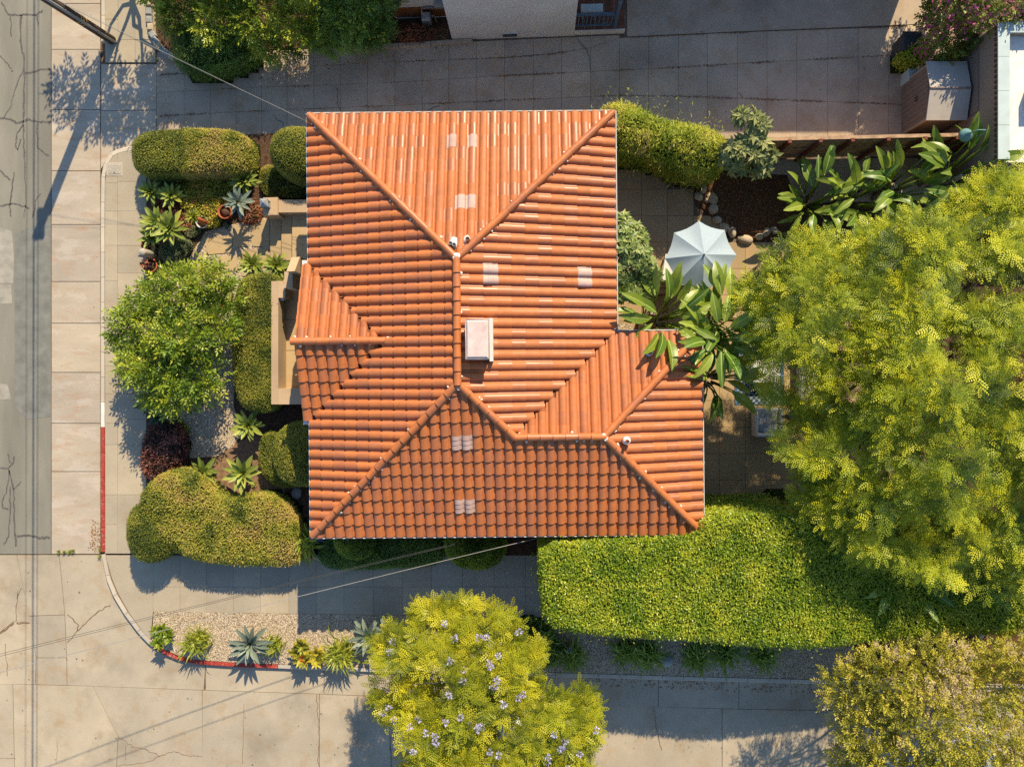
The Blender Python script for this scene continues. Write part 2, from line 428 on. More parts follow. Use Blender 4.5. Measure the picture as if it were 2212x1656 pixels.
# ================================================================== SETTING
def struct(o, label=None): return tag(o, label, kind='structure')
gm = MB(); gm.add([(-120, -120, -.06), (120, -120, -.06), (120, 120, -.06), (-120, 120, -.06)], [(0, 1, 2, 3)])
struct(gm.build('ground', M['soil_pale']), 'bare earth under the streets, gardens and yards')

def inset(poly, g):
    c = Vector((sum(p[0] for p in poly) / len(poly), sum(p[1] for p in poly) / len(poly)))
    n = len(poly); out = []
    ar = sum(poly[i][0] * poly[(i + 1) % n][1] - poly[(i + 1) % n][0] * poly[i][1] for i in range(n)); sg = 1 if ar > 0 else -1
    for i in range(n):
        p0, p1, p2 = [Vector((poly[(i + k) % n][0], poly[(i + k) % n][1])) for k in (-1, 0, 1)]
        d1 = (p1 - p0).normalized(); d2 = (p2 - p1).normalized()
        n1 = Vector((-d1.y, d1.x)) * sg; n2 = Vector((-d2.y, d2.x)) * sg
        b = (n1 + n2); k = max(.35, 1 + n1.dot(n2)); q = p1 + b * (g / k); out.append((q.x, q.y))
    return out
def base_sheet(name, poly_px, z, mat, label=None):
    p = [(v.x, v.y) for v in Wp(poly_px, z)]
    return struct(MB().prism(p, z - .25, z).build(name, M[mat]), label)
def panel(parent, poly_px, z, mat, gap=.012, name='concrete_panel', th=.10, jit=.004):
    p = inset([(v.x, v.y) for v in Wp(poly_px, z)], gap)
    zt = z + random.uniform(-jit, jit)
    return MB().prism(p, z - th, zt).build(name, M[mat], parent)

# --- asphalt street on the west side
street = base_sheet('street', [(-1500, -1500), (110, -1500), (110, 1196), (-1500, 1196)], 0.0, 'asphalt', 'worn grey asphalt street with sealed cracks')
def wob(pts, n=6, a=2.0):
    out = []
    for i in range(len(pts) - 1):
        for k in range(n):
            t = k / n; out.append((pts[i][0] + (pts[i + 1][0] - pts[i][0]) * t + (random.uniform(-a, a) if k else 0), pts[i][1] + (pts[i + 1][1] - pts[i][1]) * t + (random.uniform(-a, a) if k else 0)))
    out.append(pts[-1]); return out
def crackline(parent, pts, wid, mat, z=.006, name='crack', a=2.0):
    q = [W(x, y, z) for x, y in wob(pts, 6, a)]
    ws = [wid * random.uniform(.55, 1.25) for _ in q]
    return MB().ribbon([(v.x, v.y) for v in q], ws, z).build(name, M[mat], parent)
for pts, wd in [
    ([(3, 5), (18, 32), (46, 33), (78, 32), (92, 22)], .06), ([(46, 33), (44, 90), (52, 130), (52, 220), (50, 270), (52, 340)], .07),
    ([(22, 35), (25, 80)], .04), ([(78, 33), (82, 55)], .04), ([(55, 158), (70, 156), (90, 150), (108, 150)], .06), ([(50, 150), (30, 200), (24, 230), (10, 252)], .035),
    ([(0, 255), (22, 257), (35, 266), (60, 258), (80, 264), (108, 263)], .07), ([(50, 270), (36, 290), (34, 315), (38, 325), (46, 300)], .045), ([(80, 268), (81, 318), (96, 332), (106, 336)], .05),
    ([(0, 368), (22, 390)], .05), ([(30, 372), (26, 410), (20, 445), (24, 468)], .05), ([(0, 445), (24, 440), (40, 442), (64, 450)], .06), ([(70, 470), (78, 430), (88, 418)], .04),
    ([(0, 1010), (16, 1012), (28, 1000), (30, 985)], .06), ([(20, 1015), (14, 1060), (4, 1085), (6, 1096), (18, 1100)], .045), ([(18, 1012), (30, 1060), (30, 1110), (34, 1180)], .06),
    ([(22, 1050), (22, 1110), (18, 1160), (8, 1175)], .05), ([(36, 1157), (68, 1157), (88, 1162), (108, 1160)], .09), ([(28, 1058), (46, 1040)], .04), ([(17, 980), (22, 1000)], .05),
    ([(0, 120), (18, 140), (28, 155)], .04), ([(52, 340), (56, 430), (52, 470)], .03)]:
    crackline(street, pts, wd, 'tar', .005, 'tar_seam', 1.4)

for p, m_ in (([(-60, 470), (26, 500), (30, 560), (28, 612), (-60, 612)], 'asphalt_pale'), ([(32, 505), (109, 470), (109, 700), (109, 900), (60, 905), (32, 880), (31, 640)], 'asphalt_dark'), ([(-60, 615), (24, 615), (26, 655), (-60, 660)], 'asphalt_pale'), ([(-60, 820), (16, 830), (24, 862), (-60, 863)], 'asphalt_pale')):
    q = [W(x, y, .004) for x, y in p]; MB().prism([(v_.x, v_.y) for v_ in q], -.1, .0035).build('repair_patch', M[m_], street)
# --- concrete gutter strip beside the street
strip = base_sheet('gutter_strip', [(110, -1500), (218, -1500), (218, 1197), (110, 1197)], -.02, 'joint_dark', 'pale concrete parking strip beside the asphalt')
ys = [-700, -500, -350, -220, -100, 8, 107, 237, 369, 485, 608, 698, 804, 914, 1018, 1196]
for a, b in zip(ys[:-1], ys[1:]): panel(strip, [(111, a), (217, a), (217, b), (111, b)], .005, 'concrete_strip', .012)
leafy = []

# --- concrete side street along the south
side = base_sheet('side_street', [(-1500, 1197), (224, 1197), (236, 1250), (250, 1285), (274, 1325), (304, 1365), (326, 1388), (354, 1408), (388, 1422), (432, 1431), (520, 1437), (610, 1440), (800, 1447), (1230, 1458), (1500, 1466), (1835, 1474), (3600, 1505), (3600, 3300), (-1500, 3300)], -.02, 'joint_dark', 'wide pale concrete side street with slab joints')
curbpts = [(222, 1197), (233, 1250), (247, 1285), (271, 1325), (301, 1365), (323, 1388), (351, 1408), (385, 1422), (430, 1431), (520, 1437), (610, 1440), (800, 1447), (1230, 1458), (1500, 1466), (1835, 1474), (2400, 1486)]
def curb_y(x):
    for (x0, y0), (x1, y1) in zip(curbpts[:-1], curbpts[1:]):
        if x0 <= x <= x1: return y0 + (y1 - y0) * (x - x0) / (x1 - x0)
    return 1490
jl = [(-1500, 1462), (0, 1476), (200, 1481), (437, 1490), (553, 1494), (805, 1502), (1257, 1523), (1660, 1532), (3600, 1560)]
def jy(x):
    for (x0, y0), (x1, y1) in zip(jl[:-1], jl[1:]):
        if x0 <= x <= x1: return y0 + (y1 - y0) * (x - x0) / (x1 - x0)
polys = [
    [(-1500, 1198), (36, 1198), (66, 1345), (30, 1342), (0, 1365), (-1500, 1365)],
    [(36, 1198), (128, 1198), (140, 1327), (62, 1330)], [(62, 1330), (140, 1327), (144, 1420), (78, 1420)], [(78, 1420), (144, 1420), (145, jy(145)), (76, jy(76))],
    [(-1500, 1365), (0, 1365), (30, 1342), (66, 1345), (78, 1420), (76, jy(76)), (-1500, 1462)],
    [(128, 1198), (222, 1198)] + [(x, y + 1) for x, y in curbpts[1:9]] + [(444, 1434), (440, jy(440)), (145, jy(145)), (144, 1420), (140, 1327)],
    [(-1500, 1462), (28, jy(28)), (36, 1900), (-1500, 1900)], [(28, jy(28)), (200, jy(200)), (255, 1590), (240, 1900), (36, 1900)],
    [(200, jy(200)), (437, jy(437)), (440, 1900), (240, 1900), (255, 1590)]]
xs = [444, 700, 950, 1257, 1422, 1596, 1900, 2300]
for a, b in zip(xs[:-1], xs[1:]):
    mid = [(x, curb_y(x) + 1) for x in (520, 610, 800, 1230, 1500, 1835) if a < x < b]
    polys.append([(a, curb_y(a) + 1)] + mid + [(b, curb_y(b) + 1), (b, jy(b)), (a, jy(a))])
xs = [437, 690, 1160, 1560, 2000, 2500]
for a, b in zip(xs[:-1], xs[1:]): polys.append([(a, jy(a)), (b, jy(b)), (b, 1900), (a, 1900)])
for p in polys: panel(side, p, .0, 'concrete_road', .010)
for pts, wd in [([(146, 1327), (170, 1350), (166, 1362), (195, 1335), (225, 1312), (238, 1306)], .03), ([(146, 1388), (160, 1370), (166, 1362)], .025), ([(0, 1368), (30, 1345)], .05), ([(36, 1345), (64, 1344)], .05),
                ([(38, 1275), (35, 1340)], .02), ([(47, 1270), (36, 1292)], .02), ([(255, 1590), (285, 1612), (320, 1620), (346, 1632), (375, 1622), (410, 1632), (436, 1632)], .02),
                ([(272, 1608), (272, 1640)], .015), ([(255, 1654), (320, 1644), (346, 1632)], .018), ([(527, 1520), (526, 1580), (524, 1650)], .015), ([(684, 1500), (686, 1540), (690, 1590), (686, 1640), (700, 1680)], .025),
                ([(843, 1590), (844, 1630), (846, 1680)], .03), ([(12, 1390), (16, 1460)], .02), ([(124, 1600), (122, 1650)], .012), ([(1412, 1525), (1420, 1580), (1430, 1620)], .015), ([(0, 1638), (34, 1638)], .015)]:
    crackline(side, pts, wd, 'crack', .008)

def spot(parent, x, y, r, z, mat='oil'):
    c = W(x, y, z); k = 11; vs = [(c.x + math.cos(6.283 * i / k) * r * random.uniform(.6, 1.25), c.y + math.sin(6.283 * i / k) * r * random.uniform(.6, 1.25), z) for i in range(k)]
    m = MB(); m.add(vs, [tuple(range(k))]); m.build('stain_spot', M[mat], parent)
for _ in range(46): spot(side, *((random.uniform(0, 900), random.uniform(1500, 1656)) if random.random() < .7 else (random.uniform(0, 215), random.uniform(1210, 1480))), random.uniform(.012, .035), .0075)
# --- kerbs: swept stones
def kerb(name, pts_px, mats, seg, label, z=.13, wd=.15):
    root = struct(empty(name, W(*pts_px[0], 0)), label)
    P = [Vector((W(x, y, z).x, W(x, y, z).y, 0)) for x, y in pts_px]
    # resample
    L = [0]
    for a, b in zip(P[:-1], P[1:]): L.append(L[-1] + (b - a).length)
    def at(d):
        for i in range(len(P) - 1):
            if d <= L[i + 1] or i == len(P) - 2: return P[i].lerp(P[i + 1], min(1, (d - L[i]) / (L[i + 1] - L[i])))
    n = max(1, round(L[-1] / seg))
    for i in range(n):
        a, b = i * L[-1] / n + .006, (i + 1) * L[-1] / n - .006
        ss = [at(a + (b - a) * k / 4) for k in range(5)]
        v = []; f = []
        for k, p in enumerate(ss):
            t = (at(min(L[-1], a + (b - a) * k / 4 + .05)) - at(max(0, a + (b - a) * k / 4 - .05))).normalized(); nr = Vector((-t.y, t.x, 0))
            o = p - nr * wd * .5; q = p + nr * wd * .5
            v += [(o.x, o.y, -.1), (o.x + nr.x * .012, o.y + nr.y * .012, z - .015), (o.x + nr.x * .03, o.y + nr.y * .03, z), (q.x, q.y, z), (q.x, q.y, -.1)]
        for k in range(4):
            for j in range(4): f.append((5 * k + j, 5 * k + 5 + j, 5 * k + 6 + j, 5 * k + 1 + j))
        f += [(0, 1, 2, 3, 4), (24, 23, 22, 21, 20)]
        mb = MB(); o3 = root.location; mb.add([(x - o3.x, y - o3.y, zz) for x, y, zz in v], f)
        px = ss[2]; pxx = NX + px.x * FPX / (CAMH - z); pyy = NY - px.y * FPX / (CAMH - z)
        o = mb.build('kerb_stone', M[mats(pxx, pyy)], root)
        if mats(pxx, pyy) == 'paint_red': o['label'] = 'kerb stone painted red'
    return root
kerb('kerb', [(292, 319), (258, 324), (240, 334), (228, 352), (222, 380), (221, 450), (221, 700), (221, 905), (221, 1050), (222, 1192)],
     lambda x, y: 'paint_red' if 913 < y < 1168 else ('paint_white' if 865 < y <= 913 else 'concrete_kerb'), .9, 'pale kerb with a red painted stretch beside the west pavement')
kerb('kerb', curbpts, lambda x, y: 'paint_red' if 326 < x < 612 else 'concrete_kerb', .75, 'curved corner kerb with a red painted stretch beside the gravel strip')
kerb('kerb', [(222, -700), (222, -300), (222, -100), (222, 90)], lambda x, y: 'concrete_kerb', .9, 'plain grey kerb beside the utility pole')

# --- pavements
wk = base_sheet('pavement', [(224, 352), (240, 336), (262, 325), (330, 322), (330, 1196), (226, 1196), (224, 900)], .09, 'joint_dark', 'concrete pavement along the west garden')
yj = [325, 395, 456, 530, 606, 702, 790, 850, 914, 960, 1068, 1132, 1195]
for a, b in zip(yj[:-1], yj[1:]):
    panel(wk, [(227 if a > 380 else 238, a), (254, a), (254, b), (227, b)], .12, 'concrete_walk', .004)
yj = [325, 392, 456, 530, 590, 660, 720, 780, 850, 905, 960, 1068, 1195]
for a, b in zip(yj[:-1], yj[1:]): panel(wk, [(254, a), (316, a), (316, b), (254, b)], .12, 'concrete_walk', .004)
# meter box set in the pavement
mbx = empty('meter_box', W(248, 366, .12), 'rectangular concrete meter box with cream lid set in the pavement', 'meter box')
MB().bevbox(-.30, .28, -.24, .24, -.1, .012, .01).build('frame', M['concrete_pale'], mbx)
MB().bevbox(-.22, .22, -.17, .17, -.05, .024, .008).build('lid', M['concrete_pale'], mbx)
MB().box(-.03, .03, -.13, -.10, .0, .030).build('lift_slot', M['joint_dark'], mbx)

sw = base_sheet('pavement', [(226, 1198), (1900, 1204), (1900, 1372), (1165, 1341), (850, 1332), (560, 1328), (331, 1320), (326, 1385), (306, 1363), (276, 1322), (254, 1283), (240, 1250)], .09, 'joint_dark', 'shaded concrete pavement along the south side')
panel(sw, [(228, 1199), (331, 1199), (331, 1318), (324, 1382), (306, 1361), (278, 1322), (256, 1283), (242, 1250)], .12, 'concrete_walk', .004)
xs = [331, 389, 446, 504, 563, 624, 683, 743, 806, 869, 932, 999, 1067, 1135, 1200, 1265, 1330, 1395, 1460]
for i, (a, b) in enumerate(zip(xs[:-1], xs[1:])):
    m = 'concrete_walk' if a < 930 else 'concrete_pale'
    panel(sw, [(a, 1199), (b, 1199), (b, 1267), (a, 1267)], .12, m, .004)
    panel(sw, [(a, 1267), (b, 1267), (b, 1320 + (b - 331) * .016), (a, 1320 + (a - 331) * .016)], .12, m, .004)
nw_ = base_sheet('pavement', [(227, -900), (338, -900), (338, 136), (227, 136)], .07, 'joint_dark', 'shaded concrete pavement beside the stone edged planter')
for x0, x1 in ((227, 255), (255, 292), (292, 336)):
    yl = [-700, -400, -200, -90, 42, 88, 135] if x0 == 227 else [-700, -400, -200, -60, 0, 86, 135]
    for a, b in zip(yl[:-1], yl[1:]): panel(nw_, [(x0, a), (x1, a), (x1, b), (x0, b)], .10 if b < 90 else .09, 'concrete_walk', .004)

# --- driveway
drv = base_sheet('driveway', [(217, 137), (330, 137), (345, 90), (980, 70), (1350, 60), (1352, -900), (2700, -900), (2700, 420), (1330, 420), (1320, 360), (300, 360), (292, 322), (217, 322)], .03, 'joint_dark', 'long shaded concrete driveway of square slabs')
panel(drv, [(218, 138), (338, 138), (338, 238), (218, 240)], .05, 'concrete_strip', .012)
panel(drv, [(218, 240), (338, 238), (338, 317), (292, 318), (250, 326), (232, 345), (218, 366)], .05, 'concrete_strip', .012)
def pl(tab, x):
    for (x0, y0), (x1, y1) in zip(tab[:-1], tab[1:]):
        if x0 <= x <= x1: return y0 + (y1 - y0) * (x - x0) / (x1 - x0)
    return tab[-1][1]
ROWS = [[(338, 112), (560, 110), (977, 92), (1336, 76), (1960, 52)],
        [(338, 162), (803, 136), (1106, 124), (1200, 116), (1270, 105), (1336, 82), (1659, 68), (1960, 58)],
        [(338, 200), (553, 189), (853, 178), (1106, 163), (1401, 149), (1659, 134), (1960, 118)],
        [(338, 251), (553, 240), (853, 228), (1106, 216), (1341, 206), (1500, 209), (1659, 215), (1960, 226)],
        [(338, 330), (1300, 332), (1660, 298), (1960, 296)]]
DX = [338, 398, 455, 510, 565, 620, 678, 735, 794, 853, 912, 969, 1029, 1090, 1152, 1213, 1276, 1338, 1401, 1466, 1528, 1593, 1657, 1721, 1788, 1854, 1919, 1960]
for a, b in zip(DX[:-1], DX[1:]):
    for r0, r1 in zip(ROWS[:-1], ROWS[1:]):
        q = [(a, pl(r0, a)), (b, pl(r0, b)), (b, pl(r1, b)), (a, pl(r1, a))]
        if abs(q[0][1] - q[3][1]) < 7: continue
        panel(drv, q, .05, 'concrete_drive', .005)
panel(drv, [(1354, -700), (1354, 80), (1659, 66), (1960, 54), (2040, 48), (2040, -700)], .05, 'concrete_drive', .01)
panel(drv, [(1960, 54), (2100, 50), (2100, 292), (1960, 294)], .05, 'concrete_drive', .01)
for pts in ([(735, 240), (728, 222), (731, 200), (726, 190)], [(1276, 152), (1272, 120), (1268, 108), (1246, 84)], [(1595, 200), (1604, 212)], [(900, 250), (930, 236), (950, 228)], [(590, 250), (612, 268), (620, 285)]):
    crackline(drv, pts, .02, 'tar', .062)
# dirt and moss lying in the driveway joints
P = []
for tab in ROWS[1:4]:
    for x in np.arange(345, 1950, 1.0):
        d = vnoise(np.array([[x * .02, tab[0][1], 0]]), 1.0)[0]
        if rng.random() < max(0, (d - .42)) * 1.6:
            for _ in range(2): P.append(W(x + rng.normal() * 2, pl(tab, x) + rng.normal() * 1.1, .062))
P = np.array(P); n = len(P); Z = unit(np.array([0, 0, 1.]) + rng.normal(size=(n, 3)) * .35); X = rvec(n) * [1, 1, .2]
scatter('joint_moss', LEAFW, P, X, Z, rng.uniform(.02, .05, n), rng.uniform(0, .35, n), M['litter'], drv, kind='stuff')

# --- beds
def bed(name, poly_px, z, mat, label):
    return struct(MB().prism([(v.x, v.y) for v in Wp(poly_px, z)], z - .3, z).build(name, M[mat]), label)
bed('garden_soil', [(312, 300), (672, 285), (700, 330), (700, 1120), (1165, 1150), (1165, 1204), (340, 1204), (312, 1180)], .115, 'soil', 'dark garden soil round the front of the house')
bed('bare_earth', [(500, 962), (560, 935), (600, 1010), (620, 1075), (560, 1090), (440, 1060), (455, 990)], .121, 'soil_pale', 'patch of bare tan earth between the agaves')
GR1 = [(418, 540), (445, 500), (520, 480), (560, 468), (586, 474), (586, 720), (508, 720), (505, 880), (525, 930), (505, 962), (470, 985), (400, 990), (388, 900), (335, 850), (325, 600), (400, 572)]
GR2 = [(332, 1320.3), (560, 1324), (850, 1328.6), (1165, 1333.6), (1845, 1344.5), (1845, 1468), (1500, 1460), (1230, 1452), (800, 1441), (610, 1434), (520, 1431), (430, 1425), (388, 1416), (355, 1402), (328, 1383)]
bed('gravel_bed', GR1, .128, 'gravel', 'pale gravel under the citrus tree and stepping slabs')
bed('gravel_bed', GR2, .125, 'gravel', 'pale gravel strip planted along the south kerb')
bed('leaf_mulch', [(1845, 1350), (3000, 1380), (3000, 1492), (1845, 1470)], .124, 'mulch', 'reddish leaf mulch beyond the gravel strip')
bed('yard_soil', [(1330, 300), (1700, 300), (1700, 420), (2500, 420), (2500, 1250), (1330, 1250)], .07, 'soil', 'dark soil of the back yard')
bed('planter_soil', [(336, -500), (845, -500), (975, 30), (975, 88), (560, 108), (372, 120), (352, 108), (338, 92), (328, 60), (326, 0)], .085, 'soil', 'dark planter soil under the driveway hedge trees')

def inpoly(px, py, poly):
    c = np.zeros(len(px), bool); n = len(poly); j = n - 1
    for i in range(n):
        xi, yi = poly[i][0], poly[i][1]; xj, yj = poly[j][0], poly[j][1]
        c ^= ((yi > py) != (yj > py)) & (px < (xj - xi) * (py - yi) / (yj - yi + 1e-12) + xi); j = i
    return c
OCT = T([(1, 0, 0), (0, .8, 0), (-1, 0, 0), (0, -.8, 0), (0, 0, .6)], [(0, 1, 4), (1, 2, 4), (2, 3, 4), (3, 0, 4)])
def pebbles(poly, z, dens, label, excl=()):
    w_ = [W(x, y, z) for x, y in poly]; q = [(v.x, v.y) for v in w_]
    xs = [a for a, b in q]; ys = [b for a, b in q]; A = (max(xs) - min(xs)) * (max(ys) - min(ys)); n = int(A * dens)
    x = rng.uniform(min(xs), max(xs), n); y = rng.uniform(min(ys), max(ys), n); k = inpoly(x, y, q)
    for e in excl: k &= ~inpoly(x, y, [(W(a, b, z).x, W(a, b, z).y) for a, b in e])
    x, y = x[k], y[k]; n = len(x)
    P = np.stack([x, y, np.full(n, z - .002)], 1); Z = unit(np.array([0, 0, 1.]) + rng.normal(size=(n, 3)) * .3); X = rvec(n) * [1, 1, .1]
    o = scatter('pebbles', OCT, P, X, Z, rng.uniform(.010, .022, n), rng.random(n), M['pebble'], None); tag(o, label, 'gravel', kind='stuff')

PAV = [[(444, 512), (502, 511), (500, 545), (446, 550)], [(506, 489), (537, 487), (536, 532), (506, 533)], [(544, 475), (582, 474), (581, 532), (544, 532)],
       [(517, 539), (579, 538), (580, 578), (518, 580)], [(474, 553), (512, 552), (512, 585), (475, 586)], [(432, 578), (468, 576), (470, 602), (434, 604)]]
pebbles(GR1, .13, 800, 'loose pale pebbles between the stepping slabs and citrus tree', PAV)
pebbles(GR2, .127, 520, 'loose pale pebbles along the kerb plantings')
PL = ['wide tan stepping slab with rounded left edge', 'tan stepping slab crossed by the spiky agave shadow', 'tan stepping slab at the foot of the entry steps', 'tan stepping slab beside the low agave at the porch', 'tan stepping slab half hidden by the citrus tree top', 'tan stepping slab under the citrus tree branches']
for p, lb in zip(PAV, PL):
    q = inset([(v.x, v.y) for v in Wp(p, .15)], .0); o = W(sum(a for a, b in p) / 4, sum(b for a, b in p) / 4, .1)
    q2 = [(a - o.x, b - o.y) for a, b in q]; mb = MB(); mb.prism(q2, 0, .052)
    tag(mb.build('stepping_slab', M['paver_tan'], None, o), lb, 'paving slab', 'stepping slabs to the entry')

# --- back yard paving
pat = base_sheet('patio', [(1326, 345), (1440, 350), (1440, 398), (1498, 402), (1500, 440), (1560, 510), (1640, 530), (1980, 560), (1980, 1094), (1326, 1094)], .085, 'joint_dark', 'tan paved patio behind the house')
for i in range(12):
    for j in range(13):
        x0, y0 = 1330 + i * 56, 352 + j * 57
        if x0 > 1440 and y0 < 400: continue
        if x0 + 28 > 1495 and y0 < 440: continue
        if x0 > 1545 and y0 < 510: continue
        panel(pat, [(x0, y0), (x0 + 56, y0), (x0 + 56, y0 + 57), (x0, y0 + 57)], .105, 'concrete_patio', .006, 'paving_slab', .06, .003)
bed('mulch_bed', [(1440, 368), (1700, 378), (1735, 470), (1650, 520), (1580, 500), (1545, 480), (1515, 445), (1500, 402), (1440, 396)], .112, 'mulch', 'brown mulch bed bordered by boulders')
bed('gravel_corner', [(1332, 698), (1365, 700), (1367, 712), (1410, 712), (1412, 724), (1332, 724)], .122, 'gravel', 'small gravel patch in the corner of the house walls')
# narrow side yard beyond the fence
base_sheet('side_path', [(1650, 345), (2080, 340), (2080, 430), (1690, 440)], .10, 'concrete_drive', 'shaded concrete path behind the fence')
# ================================================================== HOUSE
HO = Vector((-1.0, 1.3, 0))
house = empty('house', HO, 'single storey stucco house with orange clay tile hip roof', 'house', rz=R(.5))
def hb(mb, name, mat, parent=None, **kw):
    o = mb.build(name, M[mat], parent or house)
    if parent is None: o.location = -HO
    return o
ZE, SL = 3.3, .333
cs = 1 / math.sqrt(1 + SL * SL); sn = SL * cs
xW, xE, yN, yS = -6.857, 2.40, 7.76, -5.05
ywN, xEw = 1.01, 5.003
ygN, ygS, xgW = 3.155, -1.464, -7.15
xr = (xW + xE) / 2; HW = (xE - xW) / 2; yrN = yN - HW; yrS = yS + HW; zr = ZE + HW * SL
yw = (ywN + yS) / 2; HWw = (ywN - yS) / 2; zw = ZE + HWw * SL; xwE = xEw - HWw; x1 = xr + (yrS - yw)
yg = (ygN + ygS) / 2; HG = (ygN - ygS) / 2; zg = ZE + HG * SL; xgE = xW + HG
# deck
v = {'nw': (xW, yN, ZE), 'ne': (xE, yN, ZE), 'sw': (xW, yS, ZE), 'se': (xEw, yS, ZE), 'wn': (xEw, ywN, ZE), 'wi': (xE, ywN, ZE),
     'rn': (xr, yrN, zr), 'rs': (xr, yrS, zr), 'w1': (x1, yw, zw), 'w2': (xwE, yw, zw)}
ks = list(v); ix = {k: i for i, k in enumerate(ks)}
mb = MB(); mb.add([(*v[k][:2], v[k][2] - .02) for k in ks], [tuple(ix[k] for k in f) for f in (('nw', 'sw', 'rs', 'rn'), ('ne', 'nw', 'rn'), ('wi', 'ne', 'rn', 'rs', 'w1'), ('sw', 'se', 'w2', 'w1', 'rs'), ('wn', 'wi', 'w1', 'w2'), ('se', 'wn', 'w2'))])
mb.prism([(xW, yS), (xEw, yS), (xEw, ywN), (xE, ywN), (xE, yN), (xW, yN)], ZE - .14, ZE - .022)
mb.add([(xgW + .05, ygN, ZE), (xgW + .05, ygS, ZE), (xgW + .05, yg, zg - .02), (xgE, yg, zg - .02), (xW, ygN, ZE), (xW, ygS, ZE)], [(0, 2, 3, 4), (2, 1, 5, 3), (0, 1, 2), (0, 4, 5, 1)])
roof = hb(mb, 'roof', 'roof_deck')
# walls
ov = .45
mb = MB(); mb.prism([(xW + ov, yS + ov), (xEw - ov, yS + ov), (xEw - ov, ywN - ov), (xE - ov, ywN - ov), (xE - ov, yN - ov), (xW + ov, yN - ov)], -.05, ZE - .1)
wall = hb(mb, 'wall', 'stucco')
mb = MB(); mb.prism([(xgW + .45, ygS + .5), (xW + ov + .02, ygS + .5), (xW + ov + .02, ygN - .5), (xgW + .45, ygN - .5)], 2.5, ZE - .02)
mb.add([(xgW + .45, ygS + .5, ZE - .02), (xgW + .45, ygN - .5, ZE - .02), (xgW + .45, yg, zg - .17), (xgW + .6, ygS + .5, ZE - .02), (xgW + .6, ygN - .5, ZE - .02), (xgW + .6, yg, zg - .17)], [(0, 2, 1), (3, 4, 5), (0, 3, 5, 2), (1, 2, 5, 4)])
hb(mb, 'porch_gable', 'stucco')
for y in (ygS + .62, ygN - .62): hb(MB().box(xgW + .45, xgW + .72, y - .13, y + .13, .5, 2.5), 'porch_post', 'stucco')
def window(cx, cy, nx_, ny_, wd=1.1, z0=1.2, z1=2.3):
    tx, ty = -ny_, nx_; P = lambda a, d: (cx + tx * a + nx_ * d, cy + ty * a + ny_ * d)
    f = hb(MB().prism([P(-wd / 2 - .07, -.02), P(wd / 2 + .07, -.02), P(wd / 2 + .07, .035), P(-wd / 2 - .07, .035)], z0 - .07, z1 + .07), 'window', 'white_metal')
    MB().prism([P(-wd / 2, .02), P(wd / 2, .02), P(wd / 2, .045), P(-wd / 2, .045)], z0, z1).build('pane', M['glass_dark'], f)
    MB().prism([P(-.02, .03), P(.02, .03), P(.02, .052), P(-.02, .052)], z0, z1).build('mullion', M['white_metal'], f)
for y in (-3.6, 5.2): window(xW + ov, y, -1, 0)
for x in (-4.6, -1.6, 1.6): window(x, yS + ov, 0, -1)
for x in (-5, -2, .8): window(x, yN - ov, 0, 1)
for y in (3.2, 5.6): window(xE - ov, y, 1, 0)
for y in (-3.4, -1.2): window(xEw - ov, y, 1, 0)
d = hb(MB().box(xW + ov - .04, xW + ov + .02, .4, 1.35, .62, 2.7), 'door', 'fence_post')
MB().lathe([(.0, -.03), (.035, -.02), (.035, .02), (0, .03)], (xW + ov - .09, .52, 1.6), 8).build('handle', M['grey_metal'], d)

# ---- roof tiles
PT, EX = .309, .4185
prof = []
for i in range(9):
    t = i / 8; prof.append((.76 * PT * (1 - math.cos(math.pi * t)) / 2, .074 * math.sin(math.pi * t)))
prof += [(.81 * PT, -.010), (.90 * PT, -.013), (1.0 * PT, -.006)]
def tile_mesh(name, ln=EX, lift=.048, mat=None):
    n = len(prof); L = ln + .05
    vs = [(x, 0, z + lift) for x, z in prof] + [(x, L, z) for x, z in prof] + [(x, 0, z + lift) for x, z in prof] + [(x, 0.004, max(z + lift - .034, -.02)) for x, z in prof]
    m = MB(); m.add(vs, [(i, i + 1, n + i + 1, n + i) for i in range(n - 1)], True)
    m.add([], [])
    for i in range(n - 1): m.f.append((2 * n + i + 1, 2 * n + i, 3 * n + i, 3 * n + i + 1)); m.sm.append(False)
    return m.mesh(name, mat)
TM = tile_mesh('tile', mat=M['roof_tile'])
def tilecol(pale=False):
    k = random.random(); b = random.uniform(.94, 1.06)
    if k < .66: c = (.50 * b, .152 * b, .039 * b); r = random.uniform(.54, .68)
    elif k < .90: c = (.465 * b, .150 * b, .050 * b); r = random.uniform(.42, .5)
    else: c = (.435 * b, .142 * b, .050 * b); r = random.uniform(.35, .41)
    return (*c, r)
tiles = []          # (matrix, scale_v, clipplanes or None, height)
